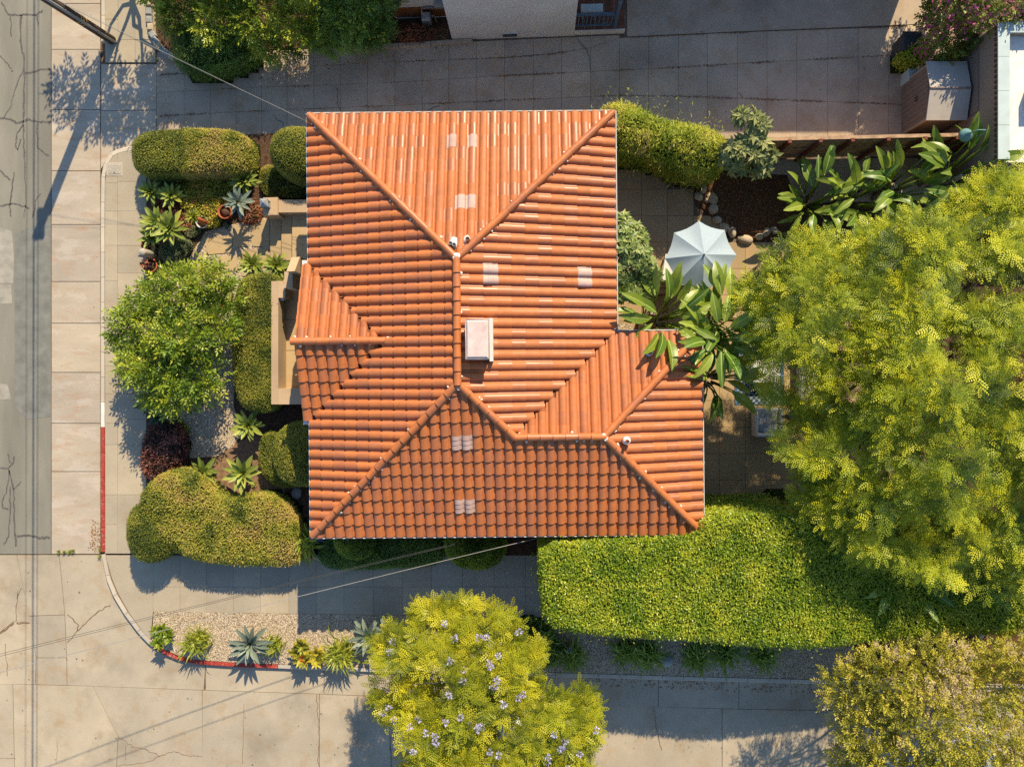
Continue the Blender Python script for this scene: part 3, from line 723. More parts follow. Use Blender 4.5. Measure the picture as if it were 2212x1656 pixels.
def lay(eave_pt, d, u0, u1, vstart, clips, off=0.0):
    """eave_pt: plan point of u = 0; d: inward plan direction; clips(cx, cy) -> list of (a, b): keep a.p <= b"""
    U = Vector((d[1], -d[0], 0)); V = Vector((d[0] * cs, d[1] * cs, sn)); Nn = U.cross(V)
    k0 = math.floor((u0 - off) / PT + .001); k = k0
    while off + k * PT < u1 - .02:
        u = off + k * PT; uc = u + PT * .35; k += 1
        cx0, cy0 = eave_pt[0] + U.x * uc, eave_pt[1] + U.y * uc
        vs = vstart(cx0, cy0) / cs
        j = 0
        while j < 40:
            va = -.055 + j * EX; vb = va + EX; j += 1
            if vb < vs - .02 and vs > 0: continue
            sv = 1.0
            if vs > 0 and va < vs: sv = (vb - vs) / EX; va = vs
            if sv < .18: continue
            base = Vector((eave_pt[0], eave_pt[1], ZE)) + U * u + V * va + Nn * .012
            cor = [base + U * a + V * b for a in (0, PT) for b in (.0, EX * sv)]
            mid = base + U * PT * .5 + V * EX * sv * .5
            cl = clips(mid.x, mid.y)
            out = [all(a[0] * c.x + a[1] * c.y <= b + 1e-4 for c in cor) for a, b in cl]
            gone = any(all(a[0] * c.x + a[1] * c.y > b - .01 for c in cor) for a, b in cl)
            if gone: 
                if all(a[0] * mid.x + a[1] * mid.y > b + .35 for a, b in cl[:1]): pass
                continue
            mt = Matrix((U * 1.0, V * sv, Nn * (1.0))).transposed().to_4x4(); mt.translation = base
            tiles.append((mt, sv, None if all(out) else [c for c, o in zip(cl, out) if not o], base.z, mid))
z0 = lambda x, y: 0.0
hNW = ((1, 1), xW + yN); 
# W slope: keep x + y <= xW + yN ; x - y <= xW - yS ; x <= xr
lay((xW, yN), (1, 0), 0, yN - yS, lambda x, y: max(0, min(ygN - y, y - ygS)), lambda x, y: [((1, 1), xW + yN), ((1, -1), xW - yS), ((1, 0), xr)], .02)
lay((xE, yN), (0, -1), -(xE - xW) if False else 0, xE - xW, z0, lambda x, y: [((-1, -1), -(xW + yN)), ((1, -1), xE - yN)], .10)
# E main
lay((xE, yS), (-1, 0), 0, yN - yS, lambda x, y: max(0, ywN - y), lambda x, y: [((-1, 1), yN - xE), ((-1, 0), -xr), ((-1, -1), -(xr + yrS))], .06)
# S
lay((xW, yS), (0, 1), 0, xEw - xW, z0, lambda x, y: [((-1, 1), yS - xW), ((1, 1), xEw + yS)] + ([((1, 1), xr + yrS)] if x < x1 else [((0, 1), yw)]), .05)
# wing N
lay((xEw, ywN), (0, -1), 0, xEw - x1, lambda x, y: max(0, xE - x), lambda x, y: [((1, -1), xEw - ywN), ((0, -1), -yw)], .08)
# wing E
lay((xEw, yS), (-1, 0), 0, ywN - yS, z0, lambda x, y: [((-1, 1), ywN - xEw), ((-1, -1), -(xEw + yS))], .04)
# gable
lay((xgE, ygN), (0, -1), 0, xgE - xgW, lambda x, y: max(0, x - xW), lambda x, y: [((0, -1), -yg)], (xgE - xgW) % PT)
lay((xgW, ygS), (0, 1), 0, xgE - xgW, lambda x, y: max(0, x - xW), lambda x, y: [((0, 1), yg)], 0.0)
# vent tiles (paired pink replacement tiles), picked by nearest tile
VT = [(986, 311), (1017, 311), (991, 441), (1016, 441), (1056, 578), (1056, 602), (1257, 584), (1257, 606), (984, 950), (1008, 950), (988, 1090), (1013, 1090)]
full = [i for i, t in enumerate(tiles) if t[2] is None and t[1] > .99]
vent = set()
for px, py in VT:
    best = min((i for i in full if i not in vent), key=lambda i: (NX + tiles[i][4].x * FPX / (CAMH - tiles[i][4].z) - px) ** 2 + (NY - tiles[i][4].y * FPX / (CAMH - tiles[i][4].z) - py) ** 2)
    vent.add(best)
rest = [i for i in full if i not in vent]
rest.sort(key=lambda i: -tiles[i][3]); own = set(rest[:300])
# vent tile mesh: raised, ribbed
n = len(prof); mbv = MB()
for a, b in ((-.02, .13), (.135, .28), (.285, .43)):
    vs = [(x * .98, a, z + .060) for x, z in prof] + [(x * .98, b, z + .048) for x, z in prof] + [(x * .98, a, z) for x, z in prof]
    mbv.add(vs, [(i, i + 1, n + i + 1, n + i) for i in range(n - 1)] + [(i + 1, i, 2 * n + i, 2 * n + i + 1) for i in range(n - 1)])
VM = mbv.mesh('vent_tile', M['roof_tile'])
bmj = bmesh.new(); lay_c = bmj.loops.layers.float_color.new('tilecol')
for i, (mt, sv, cl, z, mid) in enumerate(tiles):
    mtj = mt @ Matrix.Rotation(R(random.uniform(-.5, .5)), 4, 'Z') @ Matrix.Translation((0, 0, random.uniform(-.003, .003)))
    if i in vent or i in own:
        o = bpy.data.objects.new('vent_tile' if i in vent else 'tile', VM if i in vent else TM); link(o, roof)
        o.matrix_local = mtj; o.color = (.56, .38, .31, .8) if i in vent else tilecol()
    else:
        b2 = bmesh.new(); b2.from_mesh(TM); b2.transform(mtj)
        for a, b in (cl or []):
            l2 = a[0] ** 2 + a[1] ** 2; co = Vector((a[0] * b / l2, a[1] * b / l2, 0)); no = Vector((a[0], a[1], 0)).normalized()
            bmesh.ops.bisect_plane(b2, geom=b2.verts[:] + b2.edges[:] + b2.faces[:], plane_co=co, plane_no=no, clear_outer=True)
        c = tilecol(); lut = {}
        for vtx in b2.verts: lut[vtx] = bmj.verts.new(vtx.co)
        for f in b2.faces:
            try: nf = bmj.faces.new([lut[vv] for vv in f.verts])
            except ValueError: continue
            nf.smooth = f.smooth
            for lp in nf.loops: lp[lay_c] = c
        b2.free()
me = bpy.data.meshes.new('tile_field'); bmj.to_mesh(me); bmj.free(); me.materials.append(M['roof_tile_rest'])
o = bpy.data.objects.new('tile_field', me); link(o, roof); o['kind'] = 'stuff'

# ---- ridge and hip caps
CL = .395
def cap_mesh():
    m = MB(); vs = []; ns = 8; L = CL + .05
    for y, r, dz in ((0, .118, .022), (L, .100, .0)):
        for k in range(ns + 1):
            a = math.pi * (k / ns) * 1.06 - math.pi * .03; vs.append((math.cos(a) * r, y, math.sin(a) * r + dz))
    for k in range(ns + 1):
        a = math.pi * (k / ns) * 1.06 - math.pi * .03; vs.append((math.cos(a) * .118, 0, math.sin(a) * .118 + .022))
    for k in range(ns + 1):
        a = math.pi * (k / ns) * 1.06 - math.pi * .03; vs.append((math.cos(a) * .092, 0.003, math.sin(a) * .092 + .022))
    m.add(vs, [], True); q = ns + 1
    for k in range(ns): m.f.append((k + 1, k, q + k, q + k + 1)[::-1]); m.sm.append(True)
    for k in range(ns): m.f.append((2 * q + k, 2 * q + k + 1, 3 * q + k + 1, 3 * q + k)[::-1]); m.sm.append(False)
    return m.mesh('ridge_tile', M['roof_tile'])
CM = cap_mesh()
mortar = MB()
def blob(mb, c, r, fl=.5, n=6):
    vs = [(c[0], c[1], c[2] + r * fl)]
    for k in range(n):
        a = 2 * math.pi * k / n; rr = r * random.uniform(.6, 1.25); vs.append((c[0] + math.cos(a) * rr, c[1] + math.sin(a) * rr, c[2] + r * fl * random.uniform(-.1, .5)))
    for k in range(n):
        a = 2 * math.pi * k / n; vs.append((c[0] + math.cos(a) * r * .8, c[1] + math.sin(a) * r * .8, c[2] - r * .8))
    f = [(0, 1 + k, 1 + (k + 1) % n) for k in range(n)] + [(1 + (k + 1) % n, 1 + k, 1 + n + k, 1 + n + (k + 1) % n) for k in range(n)]
    mb.add(vs, f)
def caps(a, b, lift=.075, mort=.35, ext=.0):
    a = Vector(a); b = Vector(b); D = (b - a).normalized(); L = (b - a).length
    X = D.cross(Vector((0, 0, 1))).normalized(); Zv = X.cross(D)
    n = max(1, round((L + ext - .06) / CL)); stp = (L + ext - .06) / n
    for i in range(n):
        p = a + D * (i * stp - ext) + Zv * lift
        o = bpy.data.objects.new('ridge_tile', CM); link(o, roof)
        mt = Matrix((X, D, Zv)).transposed().to_4x4(); mt.translation = p
        o.matrix_local = mt @ Matrix.Rotation(R(random.uniform(-.8, .8)), 4, 'Z') @ Matrix.Rotation(R(random.uniform(-1, 1)), 4, 'Y'); o.color = tilecol()
    for i in range(int(L / .31)):
        for s in (-1, 1):
            if random.random() < mort:
                p = a + D * (i * .31 + random.uniform(0, .3)) + X * s * random.uniform(.105, .135) + Zv * (lift + .0)
                blob(mortar, p, random.uniform(.022, .05), .7)
caps((xW, yN, ZE), (xr, yrN, zr)); caps((xE, yN, ZE), (xr, yrN, zr)); caps((xW, yS, ZE), (xr, yrS, zr))
caps((xEw, ywN, ZE), (xwE, yw, zw)); caps((xEw, yS, ZE), (xwE, yw, zw)); caps((x1, yw, zw), (xr, yrS, zr))
caps((xr, yrS - .05, zr), (xr, yrN + .05, zr), .09, .2); caps((x1, yw, zw), (xwE + .05, yw, zw), .09, .25)
caps((xgW - .06, yg, zg), (xgE + .12, yg, zg), .09, .3)
for p in ((xr, yrN + .03, zr + .18), (xr, yrS - .1, zr + .12), (xwE + .02, yw, zw + .18), (xgE + .2, yg, zg + .14)):
    for _ in range(4): blob(mortar, (p[0] + random.uniform(-.06, .06), p[1] + random.uniform(-.06, .06), p[2] - .03), .07, .5)
o = mortar.build('mortar', M['mortar'], roof); o['kind'] = 'stuff'

# ---- gutters
def gutter(a, b, nrm, drop=0):
    a = Vector(a); b = Vector(b); D = (b - a).normalized(); nn = Vector(nrm)
    cr = [(.0, -.02), (.0, -.13), (.10, -.13), (.125, -.03), (.13, .005), (.108, .005), (.085, -.10), (.02, -.10), (.02, -.02)]
    vs = [a + nn * (x + .005) + Vector((0, 0, z)) for x, z in cr] + [b + nn * (x + .005) + Vector((0, 0, z)) for x, z in cr]; k = len(cr)
    m = MB(); m.add(vs, [(i, (i + 1) % k, k + (i + 1) % k, k + i) for i in range(k)] + [tuple(range(k)), tuple(range(2 * k - 1, k - 1, -1))])
    hb(m, 'gutter', 'white_metal')
gutter((xW - .1, yN, ZE), (xE + .1, yN, ZE), (0, 1, 0)); gutter((xW, yN + .1, ZE), (xW, ygN + .05, ZE), (-1, 0, 0)); gutter((xW, ygS - .05, ZE), (xW, yS - .1, ZE), (-1, 0, 0))
gutter((xW - .1, yS, ZE), (xEw + .1, yS, ZE), (0, -1, 0)); gutter((xE, yN + .1, ZE), (xE, ywN - .0, ZE), (1, 0, 0)); gutter((xE + .13, ywN, ZE), (xEw + .1, ywN, ZE), (0, 1, 0)); gutter((xEw, ywN + .1, ZE), (xEw, yS - .1, ZE), (1, 0, 0))
for y in (ygN + .12, ygS - .12):
    hb(MB().box(xW - .30, xW - .13, y - .09, y + .09, ZE - .22, ZE + .0).tube([(xW - .21, y, ZE - .2), (xW - .21, y, 2.9), (xW + ov - .06, y, 2.6), (xW + ov - .06, y, .15)], .04, 6), 'downspout', 'white_metal')
hb(MB().tube([(xEw + .08, -3.1, ZE - .12), (xEw + .16, -3.15, ZE - .35), (xEw + .30, -3.05, ZE - .7), (xEw - ov + .06, -3.05, 2.3), (xEw - ov + .06, -3.05, .15)], .045, 6), 'downspout', 'white_metal')

# ---- chimney
cz = 5.30; A = W(1004, 688, cz); B = W(1057, 776, cz)
ch = hb(MB().box(A.x + .04, B.x - .04, B.y + .04, A.y - .04, 4.2, cz - .1), 'chimney', 'stucco')
MB().bevbox(A.x, B.x, B.y, A.y, cz - .12, cz - .02, .03).bevbox(A.x + .03, B.x - .03, B.y + .03, A.y - .03, cz - .03, cz + .03, .05).build('cap', M['chimney_pink'], ch)
m = MB(); ax, bx_, ay, by = A.x - .05, B.x + .07, A.y + .05, B.y - .05
m.prism([(B.x - .03, by), (bx_, by), (bx_, ay), (B.x - .03, ay)], 4.35, 4.82); m.build('flashing', M['white_metal'], ch)
m = MB(); m.tube([(A.x + .015, A.y - .015, cz - .015), (B.x - .015, A.y - .015, cz - .015), (B.x - .015, B.y + .015, cz - .015), (A.x + .015, B.y + .015, cz - .015), (A.x + .015, A.y - .015, cz - .015)], .014, 5).build('rim', M['grey_metal'], ch)
# ---- vent pipes
def vpipe(px, py, z, r, tall=.22, two=False):
    c = W(px, py, z)
    p = hb(MB().lathe([(r * 2.6, -.12), (r * 2.3, .0), (r * 1.5, .03), (r * 1.2, .05)], tuple(c), 12), 'vent_pipe', 'mortar')
    offs = ((-.05, .02), (.05, -.02)) if two else ((0, 0),)
    for dx, dy in offs:
        rr = r * (.55 if two else 1)
        MB().lathe([(rr, -.1), (rr, tall), (rr * .78, tall), (rr * .78, .05)], (c.x + dx, c.y + dy, c.z), 12).build('pipe', M['grey_metal' if two else 'terracotta'], p)
        MB().lathe([(rr * .80, tall - .02), (rr * .3, tall - .021)], (c.x + dx, c.y + dy, c.z), 12).build('bore', M['black_plastic'], p)
vpipe(980, 528, 4.74, .10, .2, True); vpipe(1013, 518, 4.72, .065); vpipe(1402, 764, 3.60, .055); vpipe(1352, 954, 4.40, .05)
# ================================================================== VEGETATION
def chaikin(p, k=2):
    for _ in range(k):
        q = []
        for i in range(len(p)):
            a, b = p[i], p[(i + 1) % len(p)]
            q += [(a[0] * .75 + b[0] * .25, a[1] * .75 + b[1] * .25), (a[0] * .25 + b[0] * .75, a[1] * .25 + b[1] * .75)]
        p = q
    return p
def pdist(x, y, poly):
    best = np.full(len(x), 1e9); gx = np.zeros(len(x)); gy = np.zeros(len(x)); n = len(poly)
    for i in range(n):
        ax, ay = poly[i]; bx, by = poly[(i + 1) % n]; dx, dy = bx - ax, by - ay
        t = np.clip(((x - ax) * dx + (y - ay) * dy) / (dx * dx + dy * dy + 1e-12), 0, 1); qx = ax + t * dx - x; qy = ay + t * dy - y; d = np.hypot(qx, qy)
        m = d < best; best = np.where(m, d, best); gx = np.where(m, qx, gx); gy = np.where(m, qy, gy)
    return best, gx / (best + 1e-9), gy / (best + 1e-9)
def hedge(name, label, cat, poly_px, zb, h, r, dens, ls, mat, group=None, tm=LEAF, zmap=.75, lump=.0, tb=.0, tn=.5, side=1.0, sm=2, up=.55, tscale=.5, core='core_green', parts=('foliage', 'stem'), stray=0.0):
    poly = chaikin([(v.x, v.y) for v in Wp(poly_px, zb + h * zmap)], sm)
    cx = sum(p[0] for p in poly) / len(poly); cy = sum(p[1] for p in poly) / len(poly); O = (cx, cy, zb)
    root = empty(name, O, label, cat, group)
    xs = [p[0] for p in poly]; ys = [p[1] for p in poly]; bb = (min(xs), max(xs), min(ys), max(ys))
    r = min(r, h * .95)
    def surf(x, y, d):
        e = np.clip((r - d) / r, 0, 1); z = zb + h - r + r * np.sqrt(np.maximum(0, 1 - e * e))
        if lump: z = z + lump * (vnoise(np.stack([x, y, x * 0], 1), .55) - .5) * np.clip(d / r, 0, 1)
        return z, e
    n = int((bb[1] - bb[0]) * (bb[3] - bb[2]) * dens)
    x = rng.uniform(bb[0], bb[1], n); y = rng.uniform(bb[2], bb[3], n); k = inpoly(x, y, poly); x, y = x[k], y[k]
    d, ox, oy = pdist(x, y, poly); z, e = surf(x, y, d)
    P1 = np.stack([x, y, z], 1); N1 = unit(np.stack([ox * e, oy * e, np.sqrt(np.maximum(.02, 1 - e * e))], 1))
    # sides
    per = np.array(poly + [poly[0]]); seg = np.hypot(*(per[1:] - per[:-1]).T); Lp = seg.sum(); ns = int(Lp * h * dens * .9 * side)
    si = rng.choice(len(seg), ns, p=seg / Lp); t = rng.random(ns)[:, None]; q = per[si] * (1 - t) + per[si + 1] * t
    tg = unit(per[si + 1] - per[si]); ar = sum(poly[i][0] * poly[(i + 1) % len(poly)][1] - poly[(i + 1) % len(poly)][0] * poly[i][1] for i in range(len(poly)))
    on = np.stack([tg[:, 1], -tg[:, 0]], 1) * (1 if ar > 0 else -1)
    zz = zb + .02 + rng.random(ns) ** .8 * (h - r * .55); ee = np.clip((zz - (zb + h - r)) / r, 0, 1); ins = r * (1 - np.sqrt(np.maximum(0, 1 - ee ** 2)))
    low = np.clip((zz - zb) / .35, 0, 1); ins = ins + (1 - low) * .06
    P2 = np.stack([q[:, 0] - on[:, 0] * ins, q[:, 1] - on[:, 1] * ins, zz], 1); N2 = unit(np.stack([on[:, 0], on[:, 1], .15 + ee], 1))
    P = np.concatenate([P1, P2]); Nn = np.concatenate([N1, N2]); n = len(P)
    P = P + Nn * rng.normal(0, ls * .45, (n, 1)) - Nn * ls * .2
    if stray:
        k = rng.random(n) < stray; P[k] += Nn[k] * rng.uniform(0, 5 * ls, (k.sum(), 1)) + [0, 0, ls]
    nv = vnoise(P, tscale) * .7 + vnoise(P, tscale * .25) * .3
    tint = tb + .5 + (nv - .5) * tn * 2 + rng.normal(0, .16, n)
    Z = unit(Nn * 1.0 + np.array([0, 0, up]) + rng.normal(size=(n, 3)) * .45); X = rvec(n) + Nn * .35
    scatter(parts[0], tm, P, X, Z, ls * rng.uniform(.7, 1.35, n), tint, M[mat], root, O)
    # solid twiggy core
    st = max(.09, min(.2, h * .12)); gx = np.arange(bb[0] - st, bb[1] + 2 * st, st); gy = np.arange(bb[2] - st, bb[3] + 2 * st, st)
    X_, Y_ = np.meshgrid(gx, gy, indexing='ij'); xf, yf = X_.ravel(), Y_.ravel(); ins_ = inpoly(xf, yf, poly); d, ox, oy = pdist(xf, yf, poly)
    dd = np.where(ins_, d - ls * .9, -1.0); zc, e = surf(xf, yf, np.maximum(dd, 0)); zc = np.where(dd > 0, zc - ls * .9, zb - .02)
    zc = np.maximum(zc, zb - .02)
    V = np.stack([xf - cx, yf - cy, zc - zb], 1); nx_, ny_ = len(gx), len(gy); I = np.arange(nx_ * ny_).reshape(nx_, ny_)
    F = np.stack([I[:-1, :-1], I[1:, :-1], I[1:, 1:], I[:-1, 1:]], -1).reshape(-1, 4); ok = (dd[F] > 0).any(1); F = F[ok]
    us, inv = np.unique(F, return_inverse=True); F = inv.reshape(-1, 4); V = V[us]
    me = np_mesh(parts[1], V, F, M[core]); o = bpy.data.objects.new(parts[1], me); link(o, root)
    return root

def branch(mb, a, b, r0, r1, n=5, wob_=.12, ns=6):
    a = Vector(a); b = Vector(b); L = (b - a).length; pts = []; rs = []
    for i in range(n + 1):
        t = i / n; p = a.lerp(b, t)
        if 0 < i < n: p = p + Vector((random.gauss(0, 1), random.gauss(0, 1), random.gauss(0, .6))) * L * wob_ * .35
        pts.append(p); rs.append(r0 + (r1 - r0) * t)
    mb.tube(pts, rs, ns); return pts

def blobpts(blobs, n, dmin=0.0, dmax=.25, zmin=-.35, cut=.80):
    B = np.array(blobs, float); wgt = (B[:, 3] * B[:, 4]) ** .9; idx = rng.choice(len(B), n * 2, p=wgt / wgt.sum())
    v = rvec(n * 2); v[:, 2] = np.where(v[:, 2] < zmin, -v[:, 2], v[:, 2]); v = unit(v)
    dep = 1 - (dmin + (dmax - dmin) * rng.random(n * 2))
    P = B[idx, :3] + v * B[idx, 3:6] * dep[:, None]; keep = np.ones(n * 2, bool)
    for i, b in enumerate(B):
        q = (((P - b[:3]) / b[3:6]) ** 2).sum(1); keep &= ~((q < cut ** 2) & (idx != i))
    Nn = unit(v / B[idx, 3:6]); P, Nn = P[keep][:n], Nn[keep][:n]
    return P, Nn
def sprigs(P, Nn, nl, ln, wig=.5, upw=.5, spread=60, flat=0):
    """a twig with nl leaves on alternate sides at each point"""
    n = len(P); D = unit(Nn * 1.0 + rng.normal(size=(n, 3)) * wig + np.array([0, 0, -.05])); up = unit(np.array([0, 0, 1.]) * upw + Nn * .6 + rng.normal(size=(n, 3)) * .25)
    if flat:
        hd = rng.normal(size=(n, 3)) * [1, 1, .25]; D = unit(Nn * [1, 1, .25] * (1 - flat) + unit(hd) * flat + [0, 0, .06]); up = unit(np.array([0, 0, 1.]) + Nn * .25 + rng.normal(size=(n, 3)) * .22)
    S = unit(np.cross(up, D)); up = np.cross(D, S)
    LP, LX, LZ = [], [], []
    for i in range(nl):
        t = (i + .5) / nl; last = i == nl - 1; a = R(0 if last else spread * (1.05 - .35 * t)) * (1 if i % 2 else -1); a = a + rng.normal(0, .12, n)
        LP.append(P + D * (ln * t)[..., None] if np.ndim(ln) else P + D * ln * t)
        LX.append(D * np.cos(a)[:, None] + S * np.sin(a)[:, None] - np.array([0, 0, .08])); LZ.append(unit(up + rng.normal(size=(n, 3)) * .28))
    return np.concatenate(LP), np.concatenate(LX), np.concatenate(LZ), np.tile(np.arange(n), nl)

def tree(name, label, base, fork, blobs, mat, tm, nsp, nl, twig, lsz, bark='bark', trunk_r=.22, group=None, tb=0.0, depth=.3, twigs=60, inner=.25, spread=60, tn=.8, extra=None, wig=.5, ctint=.5, cut=.8, flat=0, gap=0, lump=0, svar=.16):
    base = Vector(base); root = empty(name, base, label, 'tree', group); mb = MB(); fk = Vector(fork) - base
    branch(mb, (0, 0, -.1), fk, trunk_r, trunk_r * .72, 5, .06, 10); mb.build('trunk', M[bark], root)
    lb = MB()
    for b in blobs:
        c = Vector(b[:3]) - base
        pts = branch(lb, fk, c - Vector((0, 0, b[5] * .25)), trunk_r * .5, trunk_r * .16, 5, .16, 7)
        for _ in range(max(3, int(twigs / len(blobs)))):
            v_ = Vector(rvec(1)[0]); v_.z = abs(v_.z) * .9 + .05
            e = c + Vector((v_.x * b[3], v_.y * b[4], v_.z * b[5])) * random.uniform(.75, 1.0)
            branch(lb, pts[random.choice((3, 4, 5))], e, trunk_r * .12, .008, 4, .22, 5)
    lb.build('limb', M[bark], root)
    P, Nn = blobpts(blobs, nsp, 0, depth, cut=cut)
    if inner:
        P2, N2 = blobpts(blobs, int(nsp * inner), depth, depth + .35, cut=cut); P = np.concatenate([P, P2]); Nn = np.concatenate([Nn, N2])
    if gap: k_ = vnoise(P, .75) > gap * rng.uniform(.8, 1.2, len(P)); P, Nn = P[k_], Nn[k_]
    if lump: P = P + np.array([0, 0, 1.]) * ((vnoise(P, .8) - .5) * lump)[:, None]
    LP, LX, LZ, ki = sprigs(P, Nn, nl, twig, wig, .7, spread, flat); n = len(LP)
    spt = .5 + (vnoise(P, ctint) - .5) * tn + rng.normal(0, svar, len(P)) + tb
    tint = spt[ki] + rng.normal(0, .09, n)
    scatter('crown', tm, LP, LX, LZ, lsz * rng.uniform(.75, 1.2, n), tint, M[mat], root, tuple(base))
    if extra: extra(root, P, Nn, base)
    return root

# ---------------------------------------------------------------- clipped hedges
hedge('clipped_hedge', 'green rounded boxwood hedge end beside the driveway apron', 'hedge', [(290, 300), (325, 284), (385, 281), (440, 281), (450, 300), (450, 360), (440, 377), (385, 378), (330, 382), (296, 372), (285, 335)], .12, 1.22, .40, 2600, .048, 'leaf_box', tb=-.14, tn=.35, tscale=.9)
hedge('clipped_hedge', 'yellowed clipped hedge joined to the green hedge end by the driveway', 'hedge', [(396, 279), (398, 279), (450, 279), (510, 284), (538, 300), (541, 350), (528, 373), (470, 378), (398, 380), (396, 380), (396, 330)], .12, 1.25, .38, 2500, .052, 'leaf_box', tb=.26, tn=.9, tscale=.6, lump=.14, sm=1)
hedge('clipped_bush', 'round clipped green ball bush at the house corner by the driveway', 'bush', [(586, 290), (605, 273), (640, 268), (680, 275), (700, 300), (702, 350), (690, 385), (650, 393), (610, 380), (583, 350), (577, 320)], .12, 1.8, .85, 2600, .042, 'leaf_box', tb=-.08, tn=.45, lump=.1)
hedge('ground_shrub', 'low brownish groundcover shrub below the round driveway bush', 'bush', [(556, 360), (590, 352), (660, 385), (672, 425), (600, 425), (562, 420)], .12, .45, .3, 2200, .04, 'leaf_box', tb=-.05, tn=.8)
hedge('clipped_hedge', 'tall green clipped hedge in front of the porch wall', 'hedge', [(520, 600), (560, 589), (600, 592), (606, 640), (604, 720), (602, 800), (602, 880), (560, 893), (520, 880), (506, 830), (500, 740), (505, 650)], .12, 1.35, .5, 2600, .042, 'leaf_box', tb=-.10, tn=.5, tscale=.5, lump=.12)
hedge('clipped_bush', 'large clipped bush under the west eave, partly in roof shade', 'bush', [(600, 930), (630, 912), (672, 908), (700, 920), (700, 1040), (672, 1050), (640, 1052), (605, 1040), (588, 1005), (586, 960)], .12, 1.55, .7, 2600, .042, 'leaf_box', tb=-.05, tn=.5)
hedge('clipped_bush', 'lower rounded bush tucked against the large bush below the porch', 'bush', [(560, 945), (580, 930), (610, 940), (640, 1000), (650, 1050), (610, 1056), (575, 1040), (556, 1000)], .12, .85, .45, 2600, .042, 'leaf_box', tb=-.08, tn=.5)
hedge('clipped_hedge', 'big yellow green L shaped hedge wrapping the street corner', 'hedge', [(330, 1035), (365, 1018), (400, 1012), (430, 1022), (450, 1055), (470, 1078), (530, 1072), (575, 1065), (615, 1085), (640, 1130), (652, 1190), (645, 1222), (560, 1220), (480, 1218), (420, 1208), (392, 1195), (372, 1185), (345, 1150), (315, 1110), (300, 1075)], .12, 1.2, .42, 2100, .060, 'leaf_box', tb=.18, tn=.95, tscale=.55, lump=.22)
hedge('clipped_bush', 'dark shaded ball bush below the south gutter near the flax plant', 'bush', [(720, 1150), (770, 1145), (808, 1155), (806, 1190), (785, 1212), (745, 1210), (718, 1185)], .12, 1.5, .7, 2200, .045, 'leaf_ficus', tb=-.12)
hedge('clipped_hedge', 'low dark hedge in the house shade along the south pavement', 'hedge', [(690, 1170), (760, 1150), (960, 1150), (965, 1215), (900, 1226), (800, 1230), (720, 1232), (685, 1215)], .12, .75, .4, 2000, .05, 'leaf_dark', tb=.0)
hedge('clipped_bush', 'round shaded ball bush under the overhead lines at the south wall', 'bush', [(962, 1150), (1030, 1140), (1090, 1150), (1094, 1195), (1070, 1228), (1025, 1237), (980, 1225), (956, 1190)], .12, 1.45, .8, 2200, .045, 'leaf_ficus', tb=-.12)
hedge('ficus_hedge', 'very long tall glossy hedge between the back yard and south pavement', 'hedge', [(1166, 1178), (1300, 1170), (1430, 1164), (1505, 1158), (1522, 1114), (1700, 1108), (1900, 1110), (2200, 1150), (2340, 1156), (2340, 1374), (2260, 1372), (2050, 1366), (1900, 1380), (1780, 1400), (1640, 1396), (1460, 1380), (1330, 1374), (1215, 1362), (1176, 1345), (1166, 1260)], .1, 3.75, .28, 1750, .062, 'leaf_ficus', tm=LEAFW, tb=.10, tn=.45, lump=.16, zmap=.95, tscale=.5, stray=.012, up=.7, sm=1, side=.4)

hedge('clipped_bush', 'green rounded bush at the pavement end of the L shaped hedge', 'bush', [(288, 1090), (320, 1085), (345, 1120), (368, 1165), (366, 1200), (335, 1217), (300, 1213), (275, 1180), (272, 1130)], .12, 1.30, .5, 2600, .046, 'leaf_box', tb=-.16, tn=.45)
# ---------------------------------------------------------------- loose shrubs
hedge('bamboo_hedge', 'yellow green bamboo hedge arching beside the driveway', 'hedge', [(1300, 232), (1330, 216), (1375, 225), (1410, 250), (1460, 262), (1520, 270), (1560, 285), (1575, 320), (1560, 368), (1520, 372), (1470, 360), (1420, 335), (1370, 325), (1335, 325), (1290, 300)], .1, 2.3, .8, 1100, .13, 'leaf_bamboo', tm=LEAFN, tb=.05, tn=.7, lump=.5, zmap=.85, stray=.015)
hedge('aeonium_clump', 'dark burgundy aeonium clump at the pavement edge', 'plant', [(320, 925), (360, 905), (395, 925), (400, 980), (385, 1020), (345, 1035), (312, 1030), (302, 1000), (308, 955)], .12, .65, .3, 900, .075, 'leaf_aeonium', tm=LEAFW, tn=.8, lump=.2, tscale=.25)
hedge('succulent_clump', 'yellow green succulent mat beside the white pot', 'plant', [(395, 400), (440, 385), (490, 380), (520, 395), (500, 430), (480, 450), (470, 490), (440, 490), (410, 460), (385, 440)], .12, .38, .2, 1500, .07, 'leaf_succulent', tm=LEAFW, tn=.8, lump=.15, tscale=.2)
hedge('succulent_clump', 'golden succulent mounds along the foot of the driveway hedge', 'plant', [(325, 385), (420, 380), (500, 378), (500, 398), (420, 408), (380, 420), (330, 425)], .12, .30, .2, 1500, .06, 'leaf_succulent', tb=-.12, tm=LEAFW, tn=.8, lump=.15, tscale=.25)
hedge('dry_ground_cover', 'rusty brown dry groundcover between the agave rosettes', 'plant', [(325, 430), (380, 430), (410, 470), (420, 500), (380, 500), (330, 470)], .12, .25, .15, 1500, .06, 'leaf_russet', tn=.8, lump=.12, tscale=.2)
hedge('dry_ground_cover', 'rusty dry groundcover beside the lantern pillar', 'plant', [(515, 430), (560, 425), (568, 470), (545, 485), (515, 480)], .12, .25, .15, 1400, .06, 'leaf_russet', tn=.8, lump=.12, tscale=.2)
